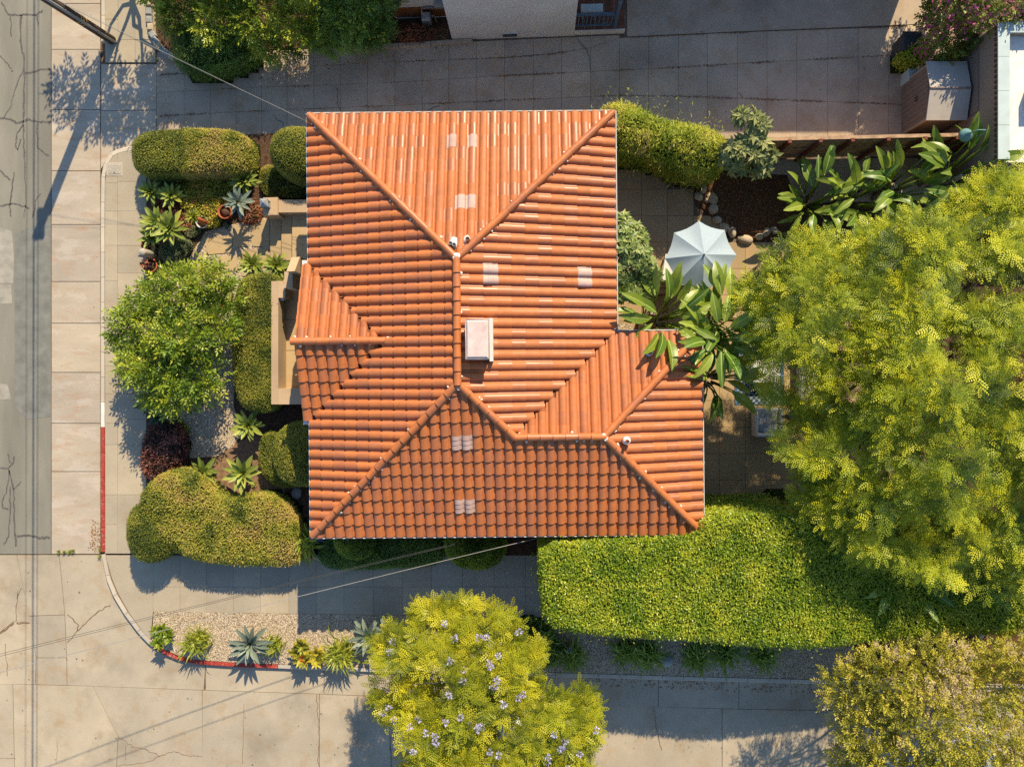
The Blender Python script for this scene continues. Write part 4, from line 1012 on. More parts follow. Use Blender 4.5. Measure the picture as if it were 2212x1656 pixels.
hedge('lavender_clump', 'silvery grey green low clump beside the grey bollard', 'plant', [(340, 525), (380, 510), (415, 520), (405, 550), (375, 572), (345, 565)], .12, .40, .2, 1600, .05, 'leaf_grey', tn=.5, lump=.15, tscale=.2)
hedge('lavender_clump', 'small silvery clump at the edge of the stepping slabs', 'plant', [(405, 490), (430, 485), (432, 505), (410, 515), (398, 510)], .12, .25, .15, 1600, .05, 'leaf_grey', tn=.5, tscale=.2)
hedge('low_shrub', 'dark brown dry shrub in front of the neighbour gas meter', 'bush', [(850, 55), (900, 50), (940, 60), (935, 82), (860, 86)], .08, .55, .3, 900, .08, 'leaf_russet', tb=-.25, tn=.5)

# small round leafy geranium patch
hedge('geranium', 'lime green round leaved geranium beside the burgundy clump', 'plant', [(370, 905), (400, 915), (405, 945), (385, 950), (365, 935)], .12, .3, .15, 500, .10, 'leaf_ficus', tm=LEAFW, tb=.1, tn=.4)

# ---------------------------------------------------------------- trees
def ball(px, py, z, rx, ry, rz): v = W(px, py, z); return (v.x, v.y, v.z, rx, ry, rz)
def fruit(root, P, Nn, base):
    for i in rng.choice(len(P), 14, replace=False):
        c = P[i] + Nn[i] * .05 - np.array(base); MB().lathe([(0, -.035), (.026, -.025), (.036, 0), (.026, .025), (0, .035)], tuple(c), 8).build('orange', M['orange'], root)
plain('orange', (.70, .26, .02), .5, .4)
bl = [ball(310, 700, 1.7, .95, .95, .7), ball(375, 640, 1.9, .95, .85, .7), ball(440, 610, 1.8, .85, .6, .55), ball(470, 700, 1.7, .7, .9, .6), ball(400, 730, 2.0, 1.1, 1.0, .8), ball(330, 790, 1.8, .95, .85, .7), ball(420, 820, 1.8, .95, .8, .7), ball(480, 640, 1.6, .6, .5, .4), ball(370, 855, 1.6, .8, .55, .5), ball(280, 740, 1.6, .5, .7, .45)]
tree('citrus_tree', 'open leafy citrus tree over the gravel in front of the porch hedge', W(395, 745, .12), W(395, 740, .8), bl, 'leaf_citrus', LEAF, 1500, 8, .36, .16, 'bark', .09, twigs=90, depth=.45, inner=.35, spread=70, tn=.9, extra=fruit)

def bigblobs(spec): return [ball(*s) for s in spec]
bl = bigblobs([(1720, 650, 4.00, 1.35, 1.25, 0.72), (1790, 590, 4.48, 1.46, 1.04, 0.72), (1890, 560, 4.80, 1.56, 1.04, 0.72), (2020, 545, 4.96, 1.66, 1.04, 0.80), (2150, 500, 4.96, 1.66, 1.14, 0.88), (1820, 700, 5.12, 1.98, 1.87, 0.96), (1980, 620, 5.60, 1.98, 1.77, 0.96), (2130, 600, 5.60, 1.87, 1.87, 0.96),
                (1720, 790, 4.16, 1.25, 1.04, 0.64), (1830, 850, 5.04, 1.87, 1.56, 0.88), (1960, 800, 5.84, 2.08, 1.87, 1.04), (2120, 800, 5.84, 1.98, 1.98, 1.04), (1790, 960, 4.32, 1.35, 1.14, 0.72), (1900, 1000, 5.04, 1.77, 1.56, 0.88), (2040, 980, 5.60, 1.87, 1.77, 0.96), (2180, 1000, 5.60, 1.77, 1.77, 0.96),
                (1800, 1070, 4.00, 1.04, 0.83, 0.56), (1900, 1140, 4.40, 1.25, 0.94, 0.64), (2020, 1180, 4.48, 1.56, 1.04, 0.72), (2150, 1180, 4.64, 1.66, 1.25, 0.80), (2260, 700, 5.28, 1.87, 1.87, 0.96), (2280, 900, 5.28, 1.87, 1.87, 0.96), (2300, 480, 4.80, 1.66, 1.35, 0.88), (2280, 1120, 4.80, 1.66, 1.66, 0.88), (1640, 690, 3.36, 0.52, 0.42, 0.24), (1690, 900, 3.68, 0.73, 0.42, 0.24), (1690, 730, 4.1, .8, .45, .4), (1745, 830, 4.3, .6, .8, .4), (2150, 450, 5.0, 1.2, .8, .7), (2050, 500, 5.0, 1.2, .8, .7), (2205, 425, 4.6, 1.0, .8, .6), (1665, 640, 4.0, .7, .6, .45), (1710, 570, 4.2, .7, .5, .4), (1640, 730, 3.8, .5, .4, .3)])
tree('feathery_tree', 'huge feathery yellow green tree shading the back yard', W(1990, 800, .07), W(1985, 800, 3.2), bl, 'leaf_feather', PIN, 5900, 9, .44, .275, 'bark', .30, twigs=120, depth=.40, inner=.3, spread=58, tn=1.15, tb=.05, ctint=.45, flat=.55, gap=.415, lump=1.3, svar=.26)

def flowers(mat, nclu, per, rad, sz, name='flower_cluster'):
    def f(root, P, Nn, base):
        top = [i for i in range(len(P)) if Nn[i][2] > .25]
        for i in rng.choice(top, nclu, replace=False):
            c = P[i] + Nn[i] * .2; c[2] += .28; D = unit(rng.normal(size=(per, 3)) * [1, 1, .8]); q = c + D * rad * rng.uniform(.2, .8, (per, 1))
            o = scatter(name, LEAFW, q, D, unit(D + rng.normal(size=(per, 3)) * .6 + [0, 0, .6]), sz * rng.uniform(.7, 1.2, per), rng.uniform(.1, 1, per), M[mat], root, tuple(base))
    return f
bl = bigblobs([(965, 1345, 3.30, 1.08, 0.76, 0.51), (1030, 1380, 3.70, 1.30, 1.08, 0.77), (900, 1420, 3.50, 1.19, 1.08, 0.68), (860, 1500, 3.17, 0.86, 0.86, 0.51), (980, 1470, 3.96, 1.51, 1.30, 0.85), (1100, 1440, 3.70, 1.19, 1.08, 0.68), (1120, 1550, 3.83, 1.51, 1.19, 0.77), (960, 1580, 3.70, 1.40, 1.19, 0.77), (1200, 1590, 3.56, 1.19, 0.97, 0.68), (1060, 1680, 3.83, 1.62, 1.19, 0.85), (1200, 1700, 3.56, 1.30, 1.08, 0.68), (940, 1690, 3.43, 1.08, 0.97, 0.59), (1240, 1530, 3.17, 0.65, 0.65, 0.42), (850, 1390, 3.04, 0.54, 0.43, 0.34)])
tree('jacaranda_tree', 'golden green jacaranda with lilac flower clusters beside the kerb', W(1095, 1452, .12), W(1085, 1470, 1.6), bl, 'leaf_jac', JAC, 2300, 8, .30, .27, 'bark_pale', .17, twigs=150, depth=.32, inner=.15, spread=62, tn=.8, tb=.06, flat=.6, gap=.35, lump=.8, svar=.2, extra=flowers('petal_purple', 80, 28, .10, .07))

bl = bigblobs([(1840, 1490, 3.59, 0.95, 0.95, 0.59), (1920, 1470, 4.06, 1.26, 1.05, 0.77), (2020, 1450, 4.21, 1.37, 1.05, 0.77), (1900, 1580, 3.90, 1.26, 1.16, 0.77), (2020, 1560, 4.52, 1.58, 1.37, 0.94), (2140, 1480, 4.21, 1.37, 1.26, 0.85), (2150, 1600, 4.52, 1.58, 1.47, 0.94), (1980, 1670, 4.37, 1.58, 1.16, 0.85), (1840, 1640, 3.28, 0.73, 0.73, 0.42), (2250, 1520, 4.21, 1.47, 1.47, 0.85), (2240, 1680, 4.21, 1.47, 1.26, 0.85), (1835, 1560, 3.28, 0.63, 0.53, 0.42), (2100, 1710, 4.37, 1.47, 1.16, 0.77), (2210, 1420, 3.90, 0.95, 0.84, 0.59)])
tree('fine_leaved_tree', 'golden brown fine leaved tree over the parked silver car', W(2050, 1440, .12), W(2040, 1470, 1.7), bl, 'leaf_yellow', LEAF, 5600, 9, .26, .10, 'bark_pale', .13, twigs=150, depth=.4, inner=.25, spread=66, tn=1.1, tb=.05, ctint=.55)

bl = bigblobs([(395, 25, 1.5, .75, .9, .5), (470, 40, 1.7, .9, .9, .5), (560, 30, 1.8, 1.0, 1.0, .5), (640, 50, 1.6, .9, .9, .5), (600, 95, 1.3, .9, .55, .4), (500, -60, 2.3, 1.1, 1.0, .6), (650, -60, 2.4, 1.2, 1.0, .6), (420, -90, 2.4, .9, 1.0, .6), (340, -40, 2.0, .6, .8, .4)])
tree('street_tree', 'glossy yellow flecked tree overhanging the driveway from the stone edged planter', W(500, 10, .09), W(510, 0, .8), bl, 'leaf_top', LEAF, 2300, 8, .30, .13, 'bark', .12, twigs=120, depth=.3, inner=.35, tn=1.1, tb=.12)
bl = bigblobs([(760, 30, 1.6, 1.1, 1.0, .6), (800, 60, 1.4, .75, .75, .5), (720, 70, 1.2, .8, .7, .5), (800, -30, 2.0, 1.0, 1.0, .6)])
tree('street_tree', 'dark bushy tree with pale flower heads beside the neighbour wall', W(750, 45, .09), W(755, 40, .7), bl, 'leaf_dark', LEAF, 1500, 8, .26, .11, 'bark', .10, twigs=60, depth=.3, inner=.4, tn=.8, tb=.15, extra=flowers('leaf_citrus', 24, 10, .12, .10, 'flower_head'))
hedge('box_shrub', 'shaggy dark hedge clump behind the stone edging', 'bush', [(366, 60), (420, 40), (500, 60), (560, 100), (500, 140), (420, 152), (385, 148), (372, 110)], .09, 1.5, .6, 900, .10, 'leaf_dark', tm=LEAFN, tb=.05, tn=.5, lump=.3)
# larger tree further up the street whose shadow mottles the pavement
bl = bigblobs([(190, -150, 3.2, 1.2, .9, .6), (270, -190, 3.6, 1.3, 1.0, .7), (130, -190, 3.2, .9, .9, .6), (330, -150, 3.0, 1.0, .8, .5)])
tree('street_tree', 'street tree beyond the utility pole casting mottled shade on the pavement', W(280, -150, .1), W(275, -165, 1.6), bl, 'leaf_top', LEAF, 420, 7, .4, .2, 'bark', .14, twigs=30, depth=.5, inner=.2)

# bougainvillea and greenish bush beside the bin
def pinkbits(root, P, Nn, base):
    n = 4200; i = rng.choice(len(P), n); keep = vnoise(P[i], .5) > .54; i = i[keep]; n = len(i)
    q = P[i] + Nn[i] * .30 + rng.normal(size=(n, 3)) * .08; D = rvec(n)
    scatter('bracts', LEAFW, q, D, unit(Nn[i] + rng.normal(size=(n, 3)) * .6), .11, vnoise(q, .7) * 1.1 - .05 + rng.normal(0, .15, n), M['petal_pink'], root, tuple(base), 'stuff')
bl = bigblobs([(2030, 40, 1.4, .5, .6, .5), (2050, 70, 1.7, .8, .9, .8), (2080, -20, 2.4, 1.2, 1.2, 1.0), (2150, 20, 2.6, 1.2, 1.0, 1.0), (2210, -20, 2.8, 1.2, 1.2, 1.0), (2030, 110, 1.3, .6, .5, .5), (2120, -120, 2.6, 1.4, 1.4, 1.0)])
tree('bougainvillea', 'magenta flowered bougainvillea mass beside the garden shed', W(2060, 40, .07), W(2060, 40, .8), bl, 'leaf_boug', LEAFW, 2600, 8, .28, .10, 'bark', .07, twigs=70, depth=.35, inner=.3, tn=1.0, extra=pinkbits)
hedge('hedge_bush', 'bright yellow green bush between the bin and the garden shed', 'bush', [(1962, 95), (1985, 82), (2010, 92), (2012, 120), (1985, 130), (1960, 118)], .08, 1.3, .5, 900, .08, 'leaf_ficus', tm=LEAFW, tb=.1, tn=.6, zmap=.9)

# grey green whorled shrub by the fence
bl = bigblobs([(1615, 290, 2.6, .55, .5, .4), (1600, 330, 2.5, .55, .5, .4), (1645, 330, 2.4, .5, .45, .4), (1580, 340, 2.3, .4, .4, .3), (1640, 270, 2.8, .4, .35, .3), (1612, 252, 3.0, .35, .3, .25), (1640, 365, 2.1, .4, .3, .3), (1595, 362, 2.1, .4, .3, .3)])
P_, N_ = None, None
def whorl(name, label, base, fork, blobs, mat, nw, per, lsz, tm=LEAF, th=.3):
    base = Vector(base); root = empty(name, base, label, 'shrub'); mb = MB(); branch(mb, (0, 0, -.05), Vector(fork) - base, .06, .045, 4, .1, 7); mb.build('trunk', M['bark'], root); lb = MB()
    for b in blobs:
        for _ in range(4):
            v_ = Vector(rvec(1)[0]); v_.z = abs(v_.z); branch(lb, Vector(fork) - base, Vector(b[:3]) - base + Vector((v_.x * b[3], v_.y * b[4], v_.z * b[5])) * .9, .03, .008, 4, .12, 5)
    lb.build('limb', M['bark_pale'], root)
    P, Nn = blobpts(blobs, nw, 0, th); n = len(P); Nn = unit(Nn + [0, 0, .5]); A = unit(np.cross(Nn, rvec(n))); B = np.cross(Nn, A); LP, LX, LZ = [], [], []
    for i in range(per):
        a = 2 * math.pi * i / per + rng.normal(0, .15, n); dr = A * np.cos(a)[:, None] + B * np.sin(a)[:, None]
        LP.append(P); LX.append(dr + Nn * rng.uniform(-.05, .35, (n, 1))); LZ.append(unit(Nn + rng.normal(size=(n, 3)) * .2))
    LP, LX, LZ = map(np.concatenate, (LP, LX, LZ)); n = len(LP)
    scatter('crown', tm, LP, LX, LZ, lsz * rng.uniform(.75, 1.2, n), .5 + rng.normal(0, .2, n) + .1, M[mat], root, tuple(base)); return root
whorl('whorled_shrub', 'grey green whorled shrub leaning over the fence end', W(1640, 330, .08), W(1625, 320, 1.5), bl, 'leaf_olive', 85, 9, .30)

bl = bigblobs([(1345, 490, 2.9, .5, .5, .4), (1350, 530, 3.0, .6, .6, .45), (1375, 560, 3.0, .6, .55, .45), (1345, 585, 2.9, .55, .6, .4), (1400, 590, 2.7, .45, .4, .35), (1385, 620, 2.5, .5, .4, .35), (1350, 630, 2.7, .5, .45, .4), (1370, 510, 2.6, .4, .45, .3)])
whorl('laurel_bush', 'narrow leaved green bush pressing against the east gutter', W(1335, 580, .08), W(1338, 575, 1.4), bl, 'leaf_oleander', 250, 9, .23, LEAF, .6)
bpy.data.objects['laurel_bush']['category'] = 'bush'
# ---------------------------------------------------------------- rosettes and big leaves (each leaf an object)
def blade(name, mat, L, wd, arch, fold, segs=6, base_w=.45, tip=1.0, droop=0.0, tear=0.0):
    vs = []; fs = []
    for i in range(segs + 1):
        t = i / segs
        wv = wd * .5 * (base_w + (1 - base_w) * math.sin(min(1, t / .45) * math.pi / 2)) if t < .45 else wd * .5 * math.cos((t - .45) / .55 * math.pi / 2) ** (.8 * tip)
        x = L * t * (1 - .12 * abs(arch) * t); z = arch * L * (t - .9 * t * t) - droop * L * t * t
        j = random.uniform(1 - tear, 1) if 0 < i < segs else 1; j2 = random.uniform(1 - tear, 1) if 0 < i < segs else 1
        vs += [(x, wv * j, z + wv * fold), (x, 0, z), (x, -wv * j2, z + wv * fold)]
    for i in range(segs):
        a = 3 * i; fs += [(a, a + 1, a + 4, a + 3), (a + 1, a + 2, a + 5, a + 4)]
    m = MB(); m.add(vs, fs, True); return m.mesh(name, M[mat])
AG = [blade('leaf', 'blade_agave', 1, .27, a, .35, 6, .55) for a in (.25, .1, -.1)]
AB = [blade('leaf', 'blade_blue', 1, .22, a, .4, 6, .6) for a in (.2, .05, -.1)]
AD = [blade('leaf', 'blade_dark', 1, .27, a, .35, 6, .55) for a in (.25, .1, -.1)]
def rosette(name, label, px, py, z, size, meshes, n=22, stem=.0, cat='agave', group=None, tilt=(0, 0), lo=8, hi=82, gp=None, skip=1):
    c = W(px, py, z); gz = .12 if gp is None else gp
    s_ = (CAMH - gz) / (CAMH - z)
    root = empty(name, (c.x, c.y, gz), label, cat, group)
    h = z - gz
    if h > .1: MB().tube([(0, 0, -.03), (tilt[0] * .3, tilt[1] * .3, h * .5), (0, 0, h)], [.05, .045, .05], 7).build('stem', M['bark_pale'], root)
    else: MB().lathe([(.05, -.03), (.06, .03), (0, .08)], (0, 0, 0), 7).build('stem', M['bark_pale'], root)
    for i in range(n):
        t = i / (n - 1); az = i * 2.39996 + random.uniform(-.15, .15); el = R(lo + (hi - lo) * t ** 1.3 + random.uniform(-6, 6)); L = size * (1.0 - .5 * t ** 2) * random.uniform(.88, 1.1)
        o = bpy.data.objects.new('leaf', random.choice(meshes)); link(o, root)
        o.matrix_local = Matrix.Translation((0, 0, h + .02 + .06 * t * size)) @ Matrix.Rotation(az, 4, 'Z') @ Matrix.Rotation(-el, 4, 'Y') @ Matrix.Scale(L, 4)
    return root
ros = [
    ('green agave rosette at the pavement corner under the driveway hedge', 328, 415, .55, .46, AG), ('green agave rosette in front of the rusty groundcover', 373, 424, .5, .46, AG), ('dark agave rosette in the shade of the driveway hedge', 362, 392, .3, .4, AD),
    ('bright green agave rosette beside the potted blue agave', 528, 390, .6, .55, AG), ('broad green agave rosette above the grey bollard', 342, 482, .7, .55, AG), ('large green agave rosette facing the stepping slabs', 370, 494, .75, .58, AG), ('small green agave rosette beside the grey bollard', 332, 514, .35, .45, AG),
    ('agave rosette beside the gravel below the porch hedge', 538, 918, .75, .58, AG), ('agave rosette at the inner edge of the L shaped hedge', 442, 1018, .6, .50, AG), ('biggest yellow green agave rosette on the bare earth', 527, 1020, .85, .68, AG),
    ('low agave fan next to the stepping slabs and porch hedge', 548, 572, .35, .5, AG), ('low agave fan against the porch steps', 600, 575, .55, .5, AG), ('dark agave rosette under the citrus tree', 330, 870, .6, .5, AD), ('shaded agave rosette between citrus tree and burgundy clump', 345, 900, .4, .42, AD)]
for lb, x, y, z, s, ms in ros: rosette('agave', lb, x, y, z, s * random.uniform(1.08, 1.28), ms, random.randint(24, 38), lo=random.uniform(-5, 14), hi=random.uniform(70, 86), group='agaves in the front garden')
rosette('agave', 'large blue grey agave in the red kerb gravel strip', 543, 1388, .5, .86, AB, 30, group='blue agaves in the gravel strip', lo=5, hi=70)
rosette('agave', 'drooping blue grey agave next to the jacaranda foliage', 795, 1372, .5, .80, AB, 26, group='blue agaves in the gravel strip', lo=0, hi=60)
rosette('agave', 'smaller blue grey agave half under the jacaranda', 838, 1360, .4, .66, AB, 20, group='blue agaves in the gravel strip', lo=0, hi=60)

def strapclump(name, label, px, py, gz, n, ln, mat='leaf_strap', tb=.0, cat='plant', group=None, spread=1.0, flower=0, rad=.12, elev=(.25, 1.3)):
    c = W(px, py, gz); root = empty(name, c, label, cat, group)
    az = rng.uniform(0, 2 * math.pi, n); el = rng.uniform(*elev, n); X = np.stack([np.cos(az) * np.cos(el), np.sin(az) * np.cos(el), np.sin(el)], 1); P = np.stack([rng.normal(0, rad, n), rng.normal(0, rad, n), np.full(n, .0)], 1)
    Z = unit(np.cross(X, np.cross(np.array([0, 0, 1.]), X)) + rng.normal(size=(n, 3)) * .15)
    scatter('foliage', STRAP, P, X, Z, ln * rng.uniform(.6, 1.15, n), .5 + tb + rng.normal(0, .2, n), M[mat], root)
    MB().lathe([(rad * .9, -.03), (rad * .8, .05), (0, .10)], (0, 0, 0), 8).build('stem', M['soil'], root)
    for _ in range(flower):
        a = random.uniform(0, 6.28); e = Vector((math.cos(a) * random.uniform(.1, .3), math.sin(a) * random.uniform(.1, .3), ln * random.uniform(.5, .7))); k = 24; D = rvec(k)
        f = MB(); f.tube([(0, 0, 0), e * .6 + Vector((0, 0, .06)), e], .008, 5); st = f.build('flower_stalk', M['leaf_strap'], root)
        scatter('flower_head', LEAFW, np.array(e)[None] + D * .05, D, unit(D + [0, 0, .8]), .07, rng.random(k), M['petal_red' if mat == 'leaf_strap' else 'petal_purple'], st)
    return root
def leafy_(name, label, px, py, n, ln, mat, tb=0, flower=0, hs=.21):
    c = W(px, py, .125); root = empty(name, c, label, 'plant'); k = 7
    MB().lathe([(.05, -.03), (.04, .1), (0, .15)], (0, 0, 0), 7).build('stem', M['bark_pale'], root)
    heads = np.stack([rng.normal(0, hs, k), rng.normal(0, hs, k), rng.uniform(.2, .5, k)], 1); PP, XX, ZZ = [], [], []
    for h_ in heads:
        m = n // k; az = rng.uniform(0, 6.28, m); el = rng.uniform(-.1, 1.0, m); X = np.stack([np.cos(az) * np.cos(el), np.sin(az) * np.cos(el), np.sin(el)], 1)
        PP.append(np.repeat(h_[None], m, 0)); XX.append(X); ZZ.append(unit(np.array([0, 0, 1.]) + X * -.3 + rng.normal(size=(m, 3)) * .15))
    PP, XX, ZZ = map(np.concatenate, (PP, XX, ZZ)); m = len(PP)
    scatter('foliage', LEAF, PP, XX, ZZ, ln * rng.uniform(.7, 1.2, m), .5 + tb + rng.normal(0, .2, m), M[mat], root)
    for _ in range(flower):
        h_ = heads[random.randrange(k)]; D = rvec(20); scatter('flower_head', LEAFW, h_[None] + [0, 0, .08] + D * .05, D, unit(D + [0, 0, .8]), .07, rng.random(20), M['petal_red'], root)
    return root
leafy_('rubber_shrub', 'dark glossy leaved small shrub at the start of the red kerb', 355, 1366, 230, .26, 'leaf_citrus')
strapclump('clivia', 'yellow green grassy clump beside the blue agave', 435, 1378, .125, 240, .72, tb=.12, flower=0)
strapclump('clivia', 'small grassy clump at the right side of the blue agave', 596, 1388, .125, 120, .55, tb=.05)
leafy_('euphorbia', 'red flowered leafy plant hanging over the kerb', 660, 1402, 260, .34, 'leaf_succulent', -.02, 4)
strapclump('clivia', 'spilling lime green strap leaved clump between red flowers and agave', 742, 1404, .125, 260, .80, tb=.15)
for i, (x, y, lb) in enumerate([(1235, 1405, 'dark agapanthus clump with a blue flower under the hedge corner'), (1350, 1398, 'dark agapanthus clump beside the tall hedge, near the mossy stone'), (1395, 1405, 'dark agapanthus clump touching the mossy stone'), (1500, 1410, 'dark agapanthus clump in the middle of the hedge foot'), (1560, 1400, 'thin dark agapanthus clump under the hedge overhang'), (1640, 1405, 'dark agapanthus clump at the end of the hedge row'), (1165, 1370, 'shaded grassy clump at the hedge end by the pavement')]):
    strapclump('agapanthus', lb, x, y, .125, 170, .80, 'leaf_dark', .30, group='agapanthus along the hedge foot', flower=1 if i == 0 else 0)
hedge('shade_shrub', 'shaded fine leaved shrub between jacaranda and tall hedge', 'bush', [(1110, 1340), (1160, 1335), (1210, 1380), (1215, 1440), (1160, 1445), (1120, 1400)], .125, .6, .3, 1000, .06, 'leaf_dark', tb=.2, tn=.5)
strapclump('flax_plant', 'bronze yellow flax with sword leaves at the house corner', 668, 1165, .3, 110, 1.0, tb=.05, rad=.10, elev=(.35, 1.35))
strapclump('grass_tuft', 'little green weed tuft on the bare earth', 550, 1045, .12, 60, .16, tb=.05, rad=.03)
for i, (x, y) in enumerate([(128, 1190), (140, 1191), (152, 1190), (160, 1189), (218, 1186), (217, 1200), (340, 133)]):
    strapclump('grass_tuft', 'weed tuft growing in the pavement joint at the street corner' if i < 6 else 'weed tuft at the driveway corner joint', x, y, .005, 46, .13, tb=-.05, rad=.02, group='weeds in the corner joint' if i < 6 else None)
hedge('succulent_ball', 'small round succulent at the edge of the gravel near the terracotta pot', 'plant', [(480, 480), (492, 478), (496, 490), (484, 496)], .12, .18, .1, 1800, .04, 'leaf_grey', tb=-.1)

# --- banana like bird of paradise clumps
def banana_blade(arch, fold, droop, tear, segs=8):
    m = MB(); wd = .33; rows = []
    for i in range(segs + 1):
        t = i / segs; wv = wd * .5 * (.2 + .8 * math.sin(min(1, t / .4) * math.pi / 2)) if t < .4 else wd * .5 * math.cos((t - .4) / .6 * math.pi / 2) ** .65
        z = arch * (t - .9 * t * t) - droop * t * t; x = t * (1 - .25 * droop * t)
        j1, j2 = [random.uniform(1 - tear, 1) if 0 < i < segs else 1 for _ in (0, 1)]; mr = .014 * (1 - .7 * t)
        rows.append([(x, max(wv, .016) * j1, z + wv * fold), (x, mr, z), (x, -mr, z), (x, -max(wv, .016) * j2, z + wv * fold)])
    vs = [p for r_ in rows for p in r_]; fs = []
    for i in range(segs):
        for k in range(3): fs.append((4 * i + k, 4 * i + k + 1, 4 * i + 5 + k, 4 * i + 4 + k))
    m.add(vs, fs, True); me = m.mesh('leaf', M['blade_banana']); me.materials.append(M['midrib'])
    for p in me.polygons:
        if p.index % 3 == 1: p.material_index = 1
    return me
BN = [banana_blade(random.uniform(.05, .4), random.uniform(.1, .45), random.uniform(.05, .45), .35 if k % 2 else .12) for k in range(8)]
def banana(name, label, px, py, gz, n, hmin, hmax, L, spread=.5, az0=None):
    c = W(px, py, gz); root = empty(name, c, label, 'banana plant', 'broad leaved clumps in the back yard')
    for s in range(max(2, n // 5)):
        a = random.uniform(0, 6.28); r = random.uniform(.05, spread); hh = random.uniform(hmin * .5, hmin)
        MB().tube([(math.cos(a) * r, math.sin(a) * r, -.05), (math.cos(a) * r * 1.1, math.sin(a) * r * 1.1, hh * .5), (math.cos(a) * r * 1.2, math.sin(a) * r * 1.2, hh)], [.10, .085, .05], 8).build('stem', M['bark_pale'], root)
    for i in range(n):
        a = i * 2.39996 + random.uniform(-.4, .4); r = random.uniform(.05, spread); z = random.uniform(hmin, hmax); el = R(random.uniform(-5, 55)); Li = L * random.uniform(.75, 1.15)
        b0 = Vector((math.cos(a) * r, math.sin(a) * r, hmin * .6)); b1 = Vector((math.cos(a) * (r + .35), math.sin(a) * (r + .35), z))
        lf = bpy.data.objects.new('leaf', random.choice(BN)); link(lf, root)
        lf.matrix_local = Matrix.Translation(b1) @ Matrix.Rotation(a + random.uniform(-.3, .3), 4, 'Z') @ Matrix.Rotation(-el, 4, 'Y') @ Matrix.Rotation(R(random.uniform(-45, 45)), 4, 'X') @ Matrix.Scale(Li, 4)
        st = MB().tube([b0, b0.lerp(b1, .5) + Vector((0, 0, .15)), b1], [.035, .025, .018], 6).build('leaf_stalk', M['blade_banana'], root)
    return root
banana('banana_plant', 'broad leaved clump between the umbrella and the house wing', 1408, 697, .1, 39, 1.9, 3.7, 1.0, .55)
banana('banana_plant', 'tall broad leaved clump next to the umbrella', 1522, 688, .1, 33, 1.9, 3.3, 1.0, .3)
banana('banana_plant', 'broad leaved clump at the wing gutter corner', 1500, 738, .1, 33, 2.4, 3.9, 1.0, .3)
banana('banana_plant', 'drooping broad leaved clump beside the patterned rug', 1515, 815, .1, 25, 1.6, 3.0, 1.0, .3)
banana('banana_plant', 'broad leaved clump with torn leaves at the fence end', 1732, 455, .1, 28, 1.0, 1.9, 1.0, .5)
banana('banana_plant', 'broad leaved clump in the middle of the path behind the fence', 1815, 450, .1, 30, 1.2, 2.2, 1.0, .5)
banana('banana_plant', 'broad leaved clump below the green lamp shade', 1890, 430, .1, 30, 1.4, 2.4, 1.0, .5)
banana('banana_plant', 'broad leaved clump beside the white neighbour roof', 1995, 410, .1, 24, 1.8, 2.9, 1.2, .6)
banana('banana_plant', 'broad leaved clump reaching over the long hedge', 1850, 1175, .1, 16, 2.4, 3.6, 1.0, .5)
banana('banana_plant', 'broad leaved clump at the far end of the long hedge', 1990, 1190, .1, 14, 2.4, 3.6, 1.0, .5)

# fallen leaves
def litter(poly, n, z, lab, hi=1.0):
    w_ = [(W(x, y, z).x, W(x, y, z).y) for x, y in poly]; xs = [a for a, b in w_]; ys = [b for a, b in w_]
    x = rng.uniform(min(xs), max(xs), n); y = rng.uniform(min(ys), max(ys), n); k = inpoly(x, y, w_); P = np.stack([x[k], y[k], np.full(k.sum(), z)], 1); m = len(P)
    o = scatter('fallen_leaves', LEAFW, P, rvec(m) * [1, 1, .1], unit(np.array([0, 0, 1.]) + rng.normal(size=(m, 3)) * .2), rng.uniform(.04, .085, m), rng.random(m) * hi, M['litter'], None); tag(o, lab, 'leaf litter', kind='stuff')
litter([(553, 140), (700, 135), (850, 110), (960, 100), (900, 112), (760, 148), (640, 175), (560, 190)], 420, .068, 'dry leaves fallen on the driveway under the street trees')
litter([(840, 60), (972, 60), (972, 88), (840, 92)], 500, .095, 'dry leaves in the bed below the neighbour gas meter', .6)
litter([(1260, 1462), (1840, 1478), (1840, 1500), (1260, 1480)], 500, .012, 'brown leaf litter in the gutter below the hedge', .4)
litter([(1850, 1360), (2212, 1390), (2212, 1480), (1850, 1470)], 2500, .13, 'red brown leaf litter beyond the gravel strip', .45)
litter([(200, 1120), (217, 1130), (217, 1190), (190, 1192)], 160, .012, 'dry leaves gathered at the kerb end', .6)
litter([(1440, 372), (1690, 380), (1720, 470), (1650, 512), (1560, 485)], 900, .118, 'bark chips on the boulder bordered mulch', .5)
litter([(1800, 1480), (2212, 1490), (2212, 1656), (1820, 1656)], 160, .012, 'leaves scattered on the side street under the golden tree', .8)
# ================================================================== OBJECTS
# ---- porch, steps and low walls
pp = lambda x, y, z: (W(x, y, z).x, W(x, y, z).y)
def prismz(poly, zt, z0, name, mat, parent, zmap=None):
    o = parent.location if parent else Vector((0, 0, 0))
    q = [pp(x, y, zt if zmap is None else zmap) for x, y in poly]; q = [(a - o.x, b - o.y) for a, b in q]
    m = MB(); m.prism(q, z0 - o.z, zt - o.z); return m.build(name, M[mat], parent)
st = empty('entry_steps', W(625, 510, .1), 'tan paved entry steps climbing to the porch landing', 'steps')
prismz([(584, 462), (607, 462), (607, 562), (584, 562)], .28, .05, 'step', 'paver_tan', st)
prismz([(608, 460), (630, 460), (630, 562), (608, 562)], .44, .05, 'step', 'paver_tan', st)
for y0, y1 in ((455, 512), (513, 560)): prismz([(631, y0), (690, y0), (690, y1), (631, y1)], .60, .05, 'landing_slab', 'paver_tan', st)
ew = empty('entry_wall', W(610, 450, .1), 'low tan stucco wall with end pillar beside the steps', 'wall')
